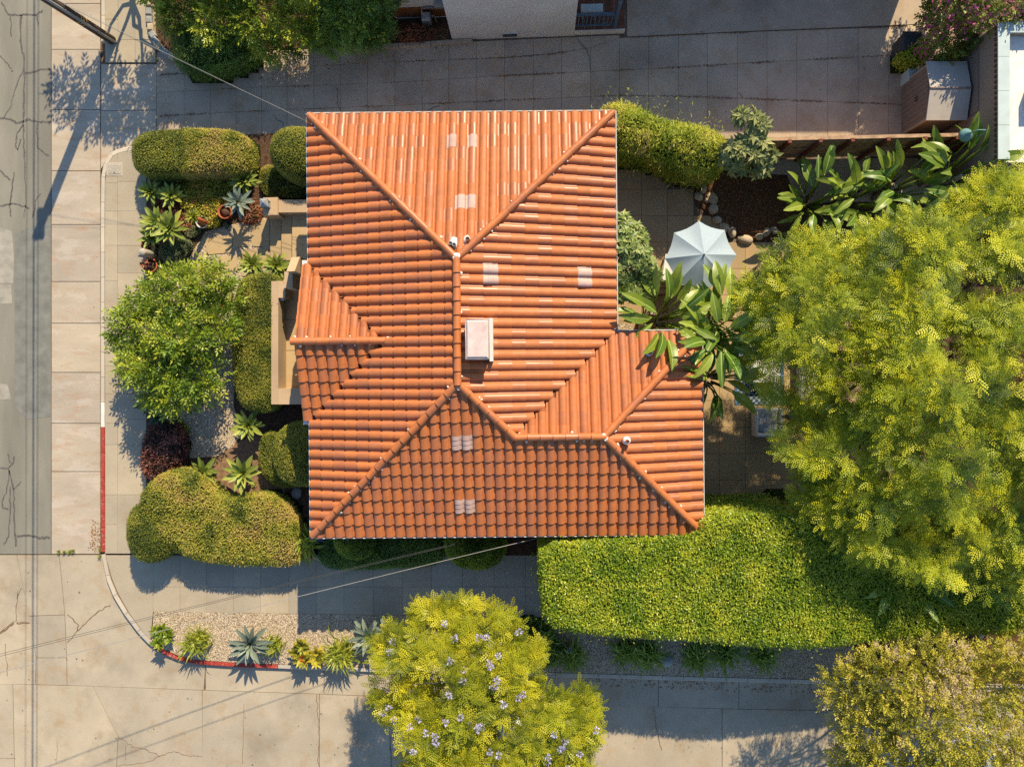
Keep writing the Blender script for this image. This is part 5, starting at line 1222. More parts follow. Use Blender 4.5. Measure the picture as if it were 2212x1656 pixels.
prismz([(601, 432), (690, 431), (690, 458), (601, 459)], .95, .05, 'wall', 'stucco', ew); prismz([(568, 427), (600, 426), (600, 464), (568, 465)], 1.02, .05, 'pillar', 'stucco', ew)
ln = empty('lantern', W(577, 442, 1.02), 'square grey metal lantern standing on the entry pillar', 'lantern')
MB().bevbox(-.12, .12, -.12, .12, 0, .04, .01).build('base', M['grey_metal'], ln); gl = MB().box(-.09, .09, -.09, .09, .045, .28).build('glass', M['lamp_glass'], ln)
for a in (-1, 1):
    for b in (-1, 1): MB().box(a * .1 - .012, a * .1 + .012, b * .1 - .012, b * .1 + .012, .04, .29).build('frame_bar', M['grey_metal'], ln)
m = MB(); m.add([(-.14, -.14, .29), (.14, -.14, .29), (.14, .14, .29), (-.14, .14, .29), (0, 0, .40)], [(3, 2, 1, 0), (0, 1, 4), (1, 2, 4), (2, 3, 4), (3, 0, 4)]); m.build('roof', M['grey_metal'], ln)
po = empty('porch', W(620, 740, .1), 'tan stucco porch terrace with stepped parapet walls', 'porch')
for y0, y1 in ((604, 690), (691, 756), (757, 845)): prismz([(612, y0), (700, y0), (700, y1), (612, y1)], .62, .05, 'floor_slab', 'paver_tan', po)
prismz([(586, 607), (601, 607), (601, 873), (586, 873)], 1.38, .05, 'parapet', 'stucco', po)
prismz([(601.2, 839), (662, 839), (662, 873), (601.2, 873)], 1.376, .05, 'parapet', 'stucco', po)
prismz([(601.2, 607), (616, 607), (616, 643), (601.2, 643)], 1.376, .05, 'parapet', 'stucco', po)
prismz([(614, 587), (632, 587), (632, 622), (614, 622)], 1.85, .05, 'pillar', 'stucco', po)
q = Wp([(622, 552), (640, 551), (640, 587), (622, 588)], 2.2); c0 = po.location
m = MB(); m.add([(v_.x - c0.x, v_.y - c0.y, z) for z, vv in ((0, q), (None, q)) for v_, z in zip(vv, ((0,) * 4 if z == 0 else (1.75, 1.75, 2.25, 2.25)))], [(0, 1, 2, 3), (7, 6, 5, 4), (1, 0, 4, 5), (2, 1, 5, 6), (3, 2, 6, 7), (0, 3, 7, 4)]); m.build('pillar', M['stucco'], po)
MB().bevbox(-.06, .06, -.05, .05, 0, .16, .01).build('wall_light', M['white_metal'], po, Vector(W(613, 646, 1.1)) - c0)

# ---- utility pole and lines
pb = W(243, 87, .07); up = empty('utility_pole', pb, 'dark leaning timber utility pole at the pavement edge', 'utility pole')
LEAN = Vector((-.065, -.045, 1.0)); H = 5.3; top = LEAN * H
MB().tube([(0, 0, -.2), LEAN * 2, LEAN * 4, top], [.155, .15, .145, .14], 14).build('shaft', M['pole_wood'], up)
cnd = Vector((.13, -.10, 0)); MB().tube([cnd, cnd + LEAN * 2, cnd + LEAN * 4.6], .045, 8).build('conduit', M['grey_metal'], up)
for h in (1.5, 1.62, 1.74): MB().tube([LEAN * h, LEAN * (h + .03)], .158, 14, False).build('reflector_band', M['yellow_tape'], up)
MB().box(top.x - .12, top.x + .12, top.y - .5, top.y + .5, H - .45, H - .33).build('crossarm', M['pole_wood'], up)
for h in (.6, 1.1, 2.1, 2.6): MB().tube([LEAN * h + Vector((.14, .0, 0)), LEAN * h + Vector((.26, .02, .01))], .012, 6).build('step_bolt', M['grey_metal'], up)
PT_ = pb + top
def wire(name, a, b, sag, r, mat, label, group=None, n=16):
    a = Vector(a); b = Vector(b); mid = (a + b) * .5; pts = []
    for i in range(n + 1):
        t = i / n; p = a.lerp(b, t); p.z -= sag * 4 * t * (1 - t); pts.append(p - a)
    o = MB().tube(pts, r, 6).build(name, M[mat], None, a); return tag(o, label, 'cable', group)
for dx, rr, lb in ((-.10, .024, 'thick street cable running along the utility pole tops'), (.05, .012, 'thin street cable running along the utility pole tops'), (-.35, .009, 'outermost street cable running along the utility pole tops')):
    wire('street_cable', (PT_.x + dx, PT_.y + 30, H - .15), (PT_.x + dx - .15, PT_.y - 48, H - .1), .0, rr, 'cable', lb, 'cables along the street')
wire('service_cable', W(671, 266, 3.25), (PT_.x, PT_.y, H - .6), .10, .006, 'cable_pale', 'pale service cable from the house corner to the utility pole', 'overhead service lines')
wire('service_cable', W(668, 262, 3.20), (PT_.x + .05, PT_.y - .1, H - .3), .32, .005, 'cable', 'thin drooping line from the house corner to the utility pole', 'overhead service lines')
far = W(-900, 1640, 6.2)
wire('service_cable', W(1160, 1162, 3.15), W(-800, 1660, 6.4), .35, .009, 'cable_pale', 'twisted pale cable from the south eave toward the street corner', 'overhead service lines')
wire('service_cable', W(990, 1172, 3.1), W(-800, 1614, 6.4), .30, .006, 'cable', 'upper thin wire from the south eave toward the street corner', 'overhead service lines')
wire('service_cable', W(988, 1175, 3.1), W(-800, 1622, 6.4), .34, .006, 'cable', 'lower thin wire from the south eave toward the street corner', 'overhead service lines')

# ---- stones
def stone(name, label, px, py, z, r, mat='rock', group=None, fl=.65):
    bm = bmesh.new(); bmesh.ops.create_icosphere(bm, subdivisions=2, radius=1)
    s_ = random.uniform(0, 100); sx, sy = random.uniform(.8, 1.25), random.uniform(.75, 1.1)
    for v_ in bm.verts:
        nn = vnoise(np.array([[v_.co.x + s_, v_.co.y, v_.co.z]]), .8)[0]; v_.co *= .72 + .55 * nn; v_.co = Vector((v_.co.x * sx * r, v_.co.y * sy * r, max(v_.co.z * r * fl, -.3 * r)))
    bmesh.ops.rotate(bm, verts=bm.verts, cent=(0, 0, 0), matrix=Matrix.Rotation(random.uniform(0, 3), 3, 'Z'))
    me = bpy.data.meshes.new(name); bm.to_mesh(me); bm.free(); me.materials.append(M[mat])
    for p in me.polygons: p.use_smooth = True
    o = bpy.data.objects.new(name, me); link(o); o.location = W(px, py, z); return tag(o, label, 'rock', group)
ORD = ['first', 'second', 'third', 'fourth', 'fifth', 'sixth', 'seventh', 'eighth', 'ninth', 'tenth', 'eleventh', 'twelfth', 'thirteenth']
for oi_, (x, y, r) in enumerate([(1510, 425, .22), (1528, 432, .16), (1538, 430, .26), (1541, 452, .24), (1549, 476, .26), (1565, 492, .22), (1582, 502, .25), (1610, 518, .28), (1640, 510, .2), (1655, 502, .22), (1672, 498, .18), (1520, 405, .13), (1515, 400, .14)]):
    stone('boulder', ORD[oi_] + ' boulder of the mulch bed edging, counted from the paved corner' if oi_ < 11 else 'small stone wedged at the paved corner of the mulch bed', x, y, .14, r * .8, 'rock', 'boulders edging the mulch bed')
for x, y, r in [(1355, 346, .14), (1338, 350, .10), (1520, 410, .15)]: stone('boulder', 'pale stone lying in the shade below the bamboo hedge', x, y, .13, r, 'rock', 'stones below the bamboo hedge')
stone('boulder', 'grey stone on dark soil beside the west eave', 642, 1064, .14, .22, 'rock_grey'); stone('boulder', 'mossy round stone between the agapanthus clumps', 1440, 1425, .14, .24, 'rock_grey')
for x, y in ((1930, 1375), (1960, 1372), (2120, 1372), (2140, 1380), (2050, 1420)): stone('boulder', 'small pale stone in the red leaf mulch', x, y, .13, .11, 'rock', 'stones in the leaf mulch')
ed = empty('stone_edging', W(340, 90, .05), 'curved edging of squared pale stones round the corner planter', 'edging')
for i, (x, y) in enumerate([(323, -55), (322, -35), (321, -15), (320, 5), (320, 24), (321, 42), (324, 58), (328, 74), (334, 88), (342, 99), (351, 108), (361, 116), (371, 122)]):
    c = W(x, y, .2); m = MB(); m.bevbox(-.11, .11, -.125, .125, -.1, .17 + random.uniform(-.02, .02), .03)
    o = m.build('stone', M['rock_grey' if i % 3 else 'rock'], ed, c - ed.location); o.location.z = .0; o.rotation_euler.z = 0 if i < 7 else R(35 + (i - 7) * 5)
kb = empty('planter_kerb', W(905, 92, .05), 'low grey concrete kerb in front of the neighbour bed', 'kerb')
for a, b in ((760, 860), (861, 930), (931, 1020)):
    prismz([(a, 108 - (a - 760) * .06), (b, 108 - (b - 760) * .06), (b, 99 - (b - 760) * .06), (a, 99 - (a - 760) * .06)], .17, .0, 'kerb_stone', 'concrete_drive', kb)

# ---- pots
def pot(name, label, px, py, r, h, mat, z=.12):
    c = W(px, py, z); o = empty(name, c, label, 'pot'); MB().lathe([(r * .68, -.02), (r * .95, h * .85), (r * 1.08, h * .86), (r * 1.08, h), (r * .93, h), (r * .88, h * .8)], (0, 0, 0), 20).build('body', M[mat], o)
    MB().lathe([(r * .9, h * .8), (.01, h * .84)], (0, 0, 0), 16).build('soil', M['soil'], o); return o
pot('terracotta_pot', 'large terracotta pot holding the blue agave', 496, 463, .23, .42, 'terracotta')
rosette('agave', 'blue grey agave growing in the terracotta pot', 516, 438, 1.0, .60, AB, 26, lo=-5, hi=75, gp=.5)
pot('white_pot', 'white pot with a thick trunked plant at the path edge', 446, 484, .20, .36, 'white_pot')
tp = empty('trunk_plant', W(446, 483, .42), 'thick trunked plant with yellow tuft in the white pot', 'plant')
MB().tube([(0, 0, -.1), (-.06, .05, .35), (-.10, .08, .75)], [.10, .085, .055], 9).build('trunk', M['terracotta'], tp)
k = 70; az = rng.uniform(0, 6.28, k); el = rng.uniform(-.2, 1.3, k); X = np.stack([np.cos(az) * np.cos(el), np.sin(az) * np.cos(el), np.sin(el)], 1)
scatter('crown', LEAFN, np.repeat([[-.10, .08, .76]], k, 0), X, unit(np.array([0, 0, 1.]) - X * .3 + rng.normal(size=(k, 3)) * .2), .30, .7 + rng.normal(0, .15, k), M['leaf_strap'], tp)
pot('terracotta_pot', 'terracotta pot with a dry red plant at the pavement', 335, 576, .24, .35, 'terracotta')
leafy = leafy_('dry_plant', 'dry red stemmed plant in the pavement terracotta pot', 333, 578, 90, .14, 'leaf_russet', .1, 0, .07); leafy.location.z = .35
pot('terracotta_pot', 'terracotta pot in the shade beside the flax plant', 643, 1142, .22, .4, 'terracotta'); pot('terracotta_pot', 'dark terracotta pot at the house corner under the flax', 672, 1190, .20, .35, 'terracotta')
pot('blue_pot', 'dark blue glazed pot under the south gutter', 700, 1178, .28, .45, 'blue_glaze'); pot('orange_planter', 'terracotta trough with orange blooms above the grey bollard', 325, 532, .20, .22, 'terracotta')
D = rvec(90) * [1, 1, .4]; o = scatter('bloom', LEAFW, np.array(W(325, 532, .36))[None] + D * .2, rvec(90), unit(D + [0, 0, 1]), .08, rng.random(90), M['leaf_russet'], None); tag(o, 'rust coloured leafy plant filling the terracotta trough', 'plant')
bo = empty('bollard', W(338, 553, .12), 'plain grey concrete bollard at the pavement edge', 'bollard'); MB().lathe([(.13, -.05), (.125, .9), (.11, .93), (0, .93)], (0, 0, 0), 16).build('post', M['concrete_pale'], bo); MB().lathe([(.15, -.02), (.15, .05), (.13, .07)], (0, 0, 0), 16).build('collar', M['concrete_pale'], bo)

# ---- patio things
um = empty('umbrella', W(1516, 553, .105), 'pale blue octagonal patio umbrella open over the white table', 'umbrella')
zr_, za, ru = 2.15, 2.62, 1.16
c = W(1516, 553, 2.3); um.location = (c.x, c.y, .105)
MB().tube([(0, 0, 0), (0, 0, za - .1)], .025, 8).build('pole', M['grey_metal'], um); MB().lathe([(.26, 0), (.26, .05), (.06, .09), (.03, .25)], (0, 0, 0), 16).build('base', M['grey_metal'], um)
MB().lathe([(.03, za - .12), (.035, za - .08), (.0, za - .02)], (0, 0, 0), 8).build('finial', M['grey_metal'], um)
for k in range(8):
    a0 = 2 * math.pi * (k + .04) / 8 + .02; a1 = a0 + 2 * math.pi / 8; vs = []; fs = []; nr, na = 5, 4
    for i in range(nr + 1):
        t = i / nr
        for j in range(na + 1):
            s_ = j / na; p = Vector((math.cos(a0), math.sin(a0), 0)).lerp(Vector((math.cos(a1), math.sin(a1), 0)), s_) * ru * t
            sagv = -.07 * math.sin(math.pi * s_) * t * (1 if t < 1 else .7); inn = 1 - .05 * math.sin(math.pi * s_) * t
            vs.append((p.x * inn, p.y * inn, za - (za - zr_) * (t ** 1.15) + sagv - .105))
    for i in range(nr):
        for j in range(na): b = i * (na + 1) + j; fs.append((b, b + na + 1, b + na + 2, b + 1))
    m = MB(); m.add(vs, fs, True); m.build('canopy_panel', M['umbrella_fabric'], um)
    MB().tube([(0, 0, za - .13), (math.cos(a0) * ru, math.sin(a0) * ru, zr_ - .12)], .009, 5).build('rib', M['grey_metal'], um)
def table(name, label, px, py, z0, lx, ly, h, mat, rz=0):
    o = empty(name, W(px, py, z0), label, 'table', rz=rz); MB().bevbox(-lx / 2, lx / 2, -ly / 2, ly / 2, h - .05, h, .01).build('top', M[mat], o)
    for a in (-1, 1):
        for b in (-1, 1): MB().box(a * (lx / 2 - .08) - .03, a * (lx / 2 - .08) + .03, b * (ly / 2 - .08) - .03, b * (ly / 2 - .08) + .03, 0, h - .05).build('leg', M[mat], o)
    return o
table('patio_table', 'white garden table peeking out from under the umbrella', 1462, 588, .105, 1.2, .9, .72, 'table_white', R(-8))
bn = empty('planter_box', W(1425, 620, .105), 'brown timber planter box under the laurel bush', 'planter'); 
for i in range(3): MB().bevbox(-.42, .42, -.25 + i * .17, -.25 + i * .17 + .155, .02, .38, .008).build('plank', M['fence_wood'], bn)
rg = empty('rug', W(1640, 810, .112), 'blue and white checked outdoor rug on the patio', 'rug'); A = W(1587, 745, .112); B = W(1693, 874, .112)
MB().box(A.x - rg.location.x, B.x - rg.location.x, B.y - rg.location.y, A.y - rg.location.y, 0, .012).build('pile', M['rug'], rg)
for x0, x1 in ((A.x, A.x + .09), (B.x - .09, B.x)): MB().box(x0 - rg.location.x, x1 - rg.location.x, B.y - rg.location.y, A.y - rg.location.y, .0, .015).build('border', M['blue_glaze'], rg)
table('coffee_table', 'pale square coffee table standing on the checked rug', 1648, 802, .126, .92, .78, .40, 'cushion')
def armchair(name, label, px, py, z0, wx, wy, rz):
    o = empty(name, W(px, py, z0), label, 'armchair', rz=rz)
    MB().bevbox(-wx / 2, wx / 2, -wy / 2, wy / 2, .12, .30, .03).build('seat_frame', M['table_white'], o); MB().bevbox(-wx / 2 + .1, wx / 2 - .1, -wy / 2 + .12, wy / 2, .30, .44, .05).build('seat_cushion', M['cushion_grey'], o)
    MB().bevbox(-wx / 2, wx / 2, -wy / 2, -wy / 2 + .12, .30, .78, .04).build('backrest', M['table_white'], o)
    for a in (-1, 1):
        MB().bevbox(min(a * wx / 2, a * (wx / 2 - .1)), max(a * wx / 2, a * (wx / 2 - .1)), -wy / 2 + .12, wy / 2, .30, .60, .03).build('arm', M['table_white'], o)
        for b in (-1, 1): MB().box(a * (wx / 2 - .06) - .025, a * (wx / 2 - .06) + .025, b * (wy / 2 - .06) - .025, b * (wy / 2 - .06) + .025, 0, .12).build('leg', M['grey_metal'], o)
    MB().bevbox(-.2, .22, -wy / 2 + .13, -wy / 2 + .28, .44, .74, .06).build('pillow', M['cushion'], o)
    return o
armchair('armchair', 'white shell garden armchair with grey cushions below the rug', 1650, 910, .105, .95, .95, R(180 - 180))
armchair('garden_sofa', 'long pale garden sofa to the right of the rug', 1745, 812, .105, 2.1, .9, R(90))

# ---- fence
fc = empty('fence', W(1850, 340, .07), 'weathered brown timber board fence with red brown posts', 'fence'); o0 = fc.location
fz = 2.2; a = W(1560, 345, .07); b = W(2045, 334, .07); n = 57  # left end runs on unseen behind the shrub, added to shade the mulch
for i in range(n):
    t0, t1 = i / n, (i + 1) / n; p = a.lerp(b, t0) - o0; q = a.lerp(b, t1) - o0; m = MB(); hh = fz + random.uniform(-.03, .03)
    dy_ = .006 * (i % 2); m.prism([(p.x - .004, p.y + dy_), (q.x + .004, q.y + dy_), (q.x + .004, q.y + .022 + dy_), (p.x - .004, p.y + .022 + dy_)], .02, hh - .07); m.build('board', M['fence_wood'], fc)
for z in (.35, 1.1, 1.85): p, q = a - o0, b - o0; MB().prism([(p.x, p.y - .05), (q.x, q.y - .05), (q.x, q.y - .003), (p.x, p.y - .003)], z, z + .09).build('rail', M['fence_wood'], fc)
for t in (.04, .20, .325, .455, .60, .75, .88, .97): p = a.lerp(b, t) - o0; MB().box(p.x - .055, p.x + .055, p.y - .165, p.y - .055, -.07, fz + .06).build('post', M['fence_post'], fc)
p, q = a - o0, b - o0; MB().prism([(p.x, p.y - .06), (q.x, q.y - .06), (q.x, q.y + .05), (p.x, p.y + .05)], fz - .035, fz).build('cap_rail', M['fence_wood'], fc)

# ---- garden shed
sh = empty('garden_shed', W(1985, 240, .06), 'small brown plank garden shed with pale gable roof', 'shed'); o0 = sh.location
P0 = W(1948, 185, .06); P1 = W(1950, 291, .06); bx1 = W(2020, 240, .06).x - o0.x
x0, yt, yb = P0.x - o0.x, P0.y - o0.y, P1.y - o0.y; hw, hr = 1.72, 1.98; ym = (yt + yb) / 2
m = MB(); m.add([(x0, yb, 0), (bx1, yb, 0), (bx1, yt, 0), (x0, yt, 0), (x0, yb, hw), (bx1, yb, hw), (bx1, yt, hw), (x0, yt, hw), (x0, ym, hr - .03), (bx1, ym, hr - .03)],
    [(0, 1, 5, 4), (2, 3, 7, 6), (3, 0, 4, 8, 7), (1, 2, 6, 9, 5), (4, 5, 9, 8), (8, 9, 6, 7)]); m.build('wall', M['shed_panel'], sh)
nb = 10
for i in range(nb):
    y0 = yb + (yt - yb) * i / nb; y1 = yb + (yt - yb) * (i + 1) / nb; MB().box(x0 - .02, x0 + .01, y0 + .006, y1 - .006, .05, hw - .02).build('plank', M['shed_panel'], sh)
for y0, y1 in ((yt - .02, yt + .04), (yb - .04, yb + .02)): MB().box(x0 - .04, x0 + .05, y0, y1, 0, hw).build('corner_trim', M['shed_trim'], sh)
for s_, ya in ((1, yt), (-1, yb)):
    e = ya + s_ * .10; m = MB(); m.add([(x0 - .1, ym, hr), (bx1 + .06, ym, hr), (bx1 + .06, e, hw + .02), (x0 - .1, e, hw + .02), (x0 - .1, ym, hr - .03), (bx1 + .06, ym, hr - .03), (bx1 + .06, e, hw - .02), (x0 - .1, e, hw - .02)], [(0, 1, 2, 3), (4, 7, 6, 5), (0, 3, 7, 4), (1, 5, 6, 2), (2, 6, 7, 3)]); m.build('roof_panel', M['shed_roof'], sh)
MB().tube([(x0 - .1, ym, hr + .005), (bx1 + .06, ym, hr + .005)], .03, 6).build('ridge_cap', M['shed_trim'], sh)
for dy in (-.05, .05): MB().tube([(x0 - .03, ym + dy, .95), (x0 - .07, ym + dy, .98), (x0 - .03, ym + dy, 1.12)], .015, 6).build('handle', M['black_plastic'], sh)
dk = empty('deck_box', W(1956, 175, .06), 'small pale blue plastic storage box beside the shed', 'box'); MB().bevbox(-.18, .35, -.2, .2, 0, .5, .02).build('body', M['coping'], dk); MB().bevbox(-.2, .37, -.22, .22, .5, .56, .02).build('lid', M['coping'], dk)

# ---- wheeled bin
bi = empty('wheeled_bin', W(1937, 118, .055), 'dark grey wheeled rubbish bin beside the bougainvillea', 'bin')
m = MB(); m.add([(-.22, -.24, .06), (.22, -.24, .06), (.22, .24, .06), (-.22, .24, .06), (-.29, -.3, 1.0), (.29, -.3, 1.0), (.29, .3, 1.0), (-.29, .3, 1.0)], [(3, 2, 1, 0), (4, 5, 6, 7), (0, 1, 5, 4), (1, 2, 6, 5), (2, 3, 7, 6), (3, 0, 4, 7)]); m.build('body', M['black_plastic'], bi)
MB().bevbox(-.32, .31, -.32, .32, 1.0, 1.08, .03).build('lid', M['black_plastic'], bi); MB().tube([(.33, -.24, 1.0), (.36, -.2, 1.02), (.36, .2, 1.02), (.33, .24, 1.0)], .018, 6).build('handle', M['black_plastic'], bi)
for y in (-.22, .22): MB().tube([(.2, y - .03, .1), (.2, y + .03, .1)], .1, 12).build('wheel', M['tyre'], bi)

# ---- lamp
lp = empty('yard_lamp', W(2010, 338, .07), 'green enamel dome lamp on a curved neck above the big leaves', 'lamp'); hz = 3.1; c = W(2088, 291, hz) - lp.location
MB().tube([(0, 0, 0), (0, 0, 2.3), (c.x * .8, c.y * .7, 2.75)], .035, 8).build('post', M['teal_metal'], lp)
MB().lathe([(.215, -.05), (.20, .02), (.15, .10), (.06, .15), (.05, .22), (0, .24)], (c.x, c.y, hz - .1), 20).build('shade', M['teal_metal'], lp)
MB().tube([(c.x, c.y, hz + .12), (c.x + .12, c.y + .02, hz + .3), (c.x + .35, c.y + .02, hz + .3), (c.x + .45, c.y - .02, hz + .05), (c.x + .2, c.y - .1, 2.6), (c.x * .8, c.y * .7, 2.75)], .018, 7).build('neck', M['teal_metal'], lp)

# ---- neighbour building on the right (flat roof with parapet)
nb_ = empty('flat_roofed_building', W(2030, 150, .05), 'taupe flat roofed building with pale green parapet coping', 'building'); o0 = nb_.location
zt = 3.2; xw = W(2156, 150, zt).x - o0.x; yt = W(2156, 50, zt).y - o0.y; yb = W(2156, 345, zt).y - o0.y; xe = xw + 9
MB().box(xw + .02, xe, yb, yt, 0, zt - .36).build('wall', M['stucco_taupe'], nb_)
MB().box(xw + .02, xw + .30, yb, yt, zt - .358, zt - .05).build('parapet', M['stucco_taupe'], nb_); MB().box(xw + .302, xe, yt - .28, yt, zt - .358, zt - .05).build('parapet', M['stucco_taupe'], nb_)
for i in range(4): y0 = yb + (yt - yb) * i / 4; MB().box(xw - .03, xw + .33, y0 + .005, yb + (yt - yb) * (i + 1) / 4 - .005, zt - .05, zt).build('coping', M['coping'], nb_)
MB().box(xw + .34, xe, yt - .31, yt + .03, zt - .05, zt).build('coping', M['coping'], nb_)
MB().box(xw + .31, xe, yb, yt - .285, zt - .355, zt - .33).build('roof', M['roof_white'], nb_)
for i in range(36):
    y0 = yt - .1 - i * .165
    if y0 < yb: break
    MB().box(xw - .055, xw + .03, y0 - .08, y0, zt - .16, zt - .06).build('dentil', M['quarry'], nb_)
dr = MB().box(xw - .0, xw + .04, W(0, 270, 1).y - o0.y, W(0, 100, 1).y - o0.y, .05, 2.2).build('garage_door', M['shed_panel'], nb_)
for i in range(5):
    z = .1 + i * .42; MB().box(xw - .02, xw + .03, W(0, 268, 1).y - o0.y, W(0, 102, 1).y - o0.y, z, z + .40).build('door_panel', M['shed_panel'], dr)
MB().box(xw - .12, xw + .03, W(0, 112, 1).y - o0.y, W(0, 96, 1).y - o0.y, 2.25, 2.45).build('wall_light', M['white_metal'], nb_)
MB().bevbox(xw + 1.0, xw + 1.6, yt - 2.6, yt - 2.0, zt - .33, zt + .1, .03).build('roof_vent', M['coping'], nb_)

# ---- neighbour house at the top
nh = empty('neighbour_house', W(1160, 40, .05), 'white stucco neighbour house with blue railed porch across the driveway', 'house', rz=R(2.0)); o0 = nh.location
def nhx(px, py, z): v_ = W(px, py, z) - o0; v_.rotate(Matrix.Rotation(-R(2.0), 3, 'Z')); return v_
p0 = nhx(977, 87, .05); p1 = nhx(1240, 78, .05); p2 = nhx(1348, 74, .05); yf = p0.y; NHH = 5.0
MB().box(p0.x, p1.x, yf, yf + 9, 0, NHH).build('wall', M['stucco_white'], nh)
q0 = nhx(780, 43, .05); MB().box(q0.x, p0.x - .003, q0.y, yf + 9, .74, 3.4).build('wall', M['stucco_white'], nh); MB().box(q0.x, p0.x - .003, q0.y - .02, yf + 8.9, 0, .737).build('base_band', M['brown_wall'], nh)
MB().box(p0.x - .05, p2.x + .05, yf - .02, yf + 9.4, NHH, NHH + .2).build('roof', M['roof_deck'], nh); MB().box(q0.x - .15, p0.x - .055, q0.y - .1, yf + 9.2, 3.4, 3.55).build('roof', M['roof_deck'], nh)
MB().box(p1.x + .003, p2.x, yf + 2.6, yf + 9, 0, NHH).build('wall', M['stucco_white'], nh)
# porch
MB().box(p1.x + .003, p2.x, yf + .02, yf + 2.597, 0, .30).build('porch_base', M['stucco_white'], nh)
k = 0
for i in range(5):
    for j in range(6):
        wx = (p2.x - p1.x) / 5; wy = 2.5 / 6; MB().box(p1.x + .01 + i * wx, p1.x + (i + 1) * wx - .006, yf + .05 + j * wy, yf + .05 + (j + 1) * wy - .008, .295, .315).build('floor_tile', M['quarry'], nh)
xr0 = p1.x + .02; xr1 = p1.x + 1.35
MB().box(xr0, xr1, yf + .10, yf + .17, 1.15, 1.24).build('top_rail', M['blue_paint'], nh); MB().box(xr0, xr1, yf + .11, yf + .16, .42, .49).build('bottom_rail', M['blue_paint'], nh)
for i in range(9): x = xr0 + .1 + i * (xr1 - xr0 - .2) / 8; MB().box(x - .02, x + .02, yf + .115, yf + .155, .49, 1.15).build('baluster', M['blue_paint'], nh)
for x in (xr1, ): MB().box(x, x + .11, yf + .08, yf + .19, .315, 3.6).build('post', M['blue_paint'], nh)
MB().box(p1.x + .2, p1.x + .95, yf + .35, yf + .62, .90, .95).build('porch_shelf', M['coping'], nh)
for x in (p1.x + .25, p1.x + .85): MB().box(x, x + .05, yf + .45, yf + .5, .315, .90).build('shelf_leg', M['coping'], nh)
# vent window, gas meter, lamps
c = nhx(1102, 82, .05); f = MB().box(c.x - .30, c.x + .30, yf - .03, yf + .01, .12, .40).build('vent_window', M['white_metal'], nh); MB().box(c.x - .25, c.x + .25, yf - .035, yf + .0, .16, .36).build('grille', M['glass_dark'], f)
gmx = nhx(925, 52, .05); MB().bevbox(gmx.x - .14, gmx.x + .16, q0.y - .42, q0.y - .12, .25, .65, .03).build('gas_meter', M['grey_metal'], nh)
MB().tube([(gmx.x - .1, q0.y - .25, 0), (gmx.x - .1, q0.y - .25, .75), (gmx.x - .1, q0.y - .08, .8), (gmx.x + .7, q0.y - .08, .8)], .022, 6).build('gas_pipe', M['grey_metal'], nh)
MB().tube([(gmx.x + .1, q0.y - .25, .6), (gmx.x + .3, q0.y - .3, .7), (gmx.x + .35, q0.y - .3, 0)], .022, 6).build('gas_pipe', M['grey_metal'], nh)
MB().tube([(q0.x + 1.1, q0.y - .06, .6), (q0.x + 1.3, q0.y - .05, .12), (p0.x - .05, q0.y - .05, .12)], .018, 6).build('conduit', M['white_metal'], nh)
MB().bevbox(p0.x - .45, p0.x - .15, q0.y - .22, q0.y, 1.0, 1.15, .02).build('wall_light', M['grey_metal'], nh); MB().bevbox(q0.x + 1.05, q0.x + 1.35, q0.y - .25, q0.y, 1.0, 1.2, .02).build('meter_box', M['grey_metal'], nh)
# rear building whose shade falls on the upper driveway
rb = empty('rear_garage', W(1700, -190, .05), 'tall pale garage block closing the top of the driveway', 'building'); o0 = rb.location
A = W(1352, -160, .05) - o0; B = W(2000, -170, .05) - o0
MB().box(A.x, B.x, A.y, A.y + 7, 0, 5.6).build('wall', M['stucco_white'], rb); MB().box(A.x - .2, B.x + .05, A.y - .05, A.y + 7.2, 5.6, 5.8).build('roof', M['roof_deck'], rb)
for i in range(3): x = A.x + 1 + i * 3.2; MB().box(x, x + 2.6, A.y - .03, A.y + .01, .02, 2.3).build('garage_door', M['shed_panel'], rb)

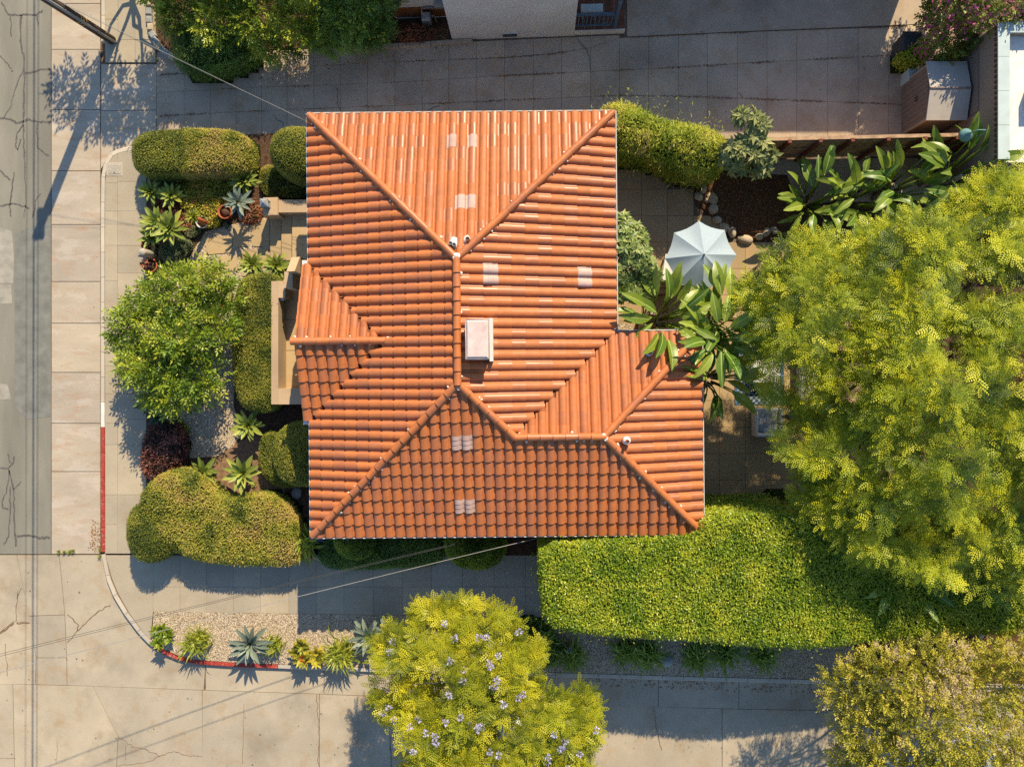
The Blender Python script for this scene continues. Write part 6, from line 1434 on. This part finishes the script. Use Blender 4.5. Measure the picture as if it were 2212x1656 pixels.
# ---- parked cars
def car(name, label, px, py, rz, paint):
    o = empty(name, W(px, py, .0), label, 'car', rz=rz); L, Wd = 4.4, 1.78
    def loft(secs, nm, mat):
        vs = []; fs = []; k = len(secs[0][1])
        for x, pr in secs:
            for y, z in pr: vs.append((x, y, z))
        for i in range(len(secs) - 1):
            for j in range(k): j2 = (j + 1) % k; fs.append((i * k + j, i * k + j2, (i + 1) * k + j2, (i + 1) * k + j))
        fs += [tuple(range(k - 1, -1, -1)), tuple(range((len(secs) - 1) * k, len(secs) * k))]
        m = MB(); m.add(vs, fs, True); return m.build(nm, M[mat], o)
    def sec(hw, z0, z1, r=.12): return [(-hw + r, z0), (hw - r, z0), (hw, z0 + r), (hw, z1 - r * .8), (hw - r, z1), (0, z1 + .03), (-hw + r, z1), (-hw, z1 - r * .8), (-hw, z0 + r)]
    loft([(-2.2, sec(.62, .35, .72)), (-2.08, sec(.80, .25, .80)), (-1.5, sec(.88, .2, .92)), (-.6, sec(.89, .2, .95)), (.9, sec(.89, .2, .95)), (1.6, sec(.88, .2, .97)), (2.05, sec(.80, .25, .93)), (2.2, sec(.68, .35, .82))], 'body', paint)
    loft([(-1.05, sec(.74, .80, .93, .05)), (-.35, sec(.66, .80, 1.40, .1)), (.5, sec(.66, .80, 1.44, .1)), (1.1, sec(.66, .80, 1.38, .1)), (1.75, sec(.70, .80, .97, .05))], 'cabin', paint)
    def pane(nm, pts): m = MB(); m.add(pts, [tuple(range(len(pts)))]); m.build(nm, M['glass_blue'], o)
    pane('windscreen', [(-1.03, -.66, .975), (-1.03, .66, .975), (-.42, .56, 1.395), (-.42, -.56, 1.395)]); pane('rear_window', [(1.70, .62, 1.03), (1.70, -.62, 1.03), (1.17, -.55, 1.395), (1.17, .55, 1.395)])
    for s_ in (-1, 1):
        pane('side_window', [(-.75, s_ * .735, 1.0), (1.25, s_ * .72, 1.02), (1.0, s_ * .675, 1.33), (-.28, s_ * .675, 1.34)])
        MB().bevbox(-.95, -.78, min(s_ * .88, s_ * 1.04), max(s_ * .88, s_ * 1.04), .95, 1.08, .02).build('mirror', M[paint], o)
        MB().bevbox(-2.17, -2.0, min(s_ * .45, s_ * .74), max(s_ * .45, s_ * .74), .60, .72, .02).build('headlight', M['lamp_glass'], o); MB().bevbox(2.06, 2.19, min(s_ * .45, s_ * .72), max(s_ * .45, s_ * .72), .70, .82, .02).build('tail_light', M['paint_red'], o)
        for x in (-1.38, 1.36):
            wv = MB().tube([(x, s_ * .72, .32), (x, s_ * .90, .32)], .32, 18).build('wheel', M['tyre'], o); MB().tube([(x, s_ * .89, .32), (x, s_ * .912, .32)], .2, 12).build('rim', M['grey_metal'], wv)
    return o
car('parked_car', 'white car parked under the jacaranda beside the kerb', 1010, 1553, R(-1), 'car_white')
car('parked_car', 'silver car nose showing under the golden fine leaved tree', 1985, 1592, R(-1), 'car_silver')
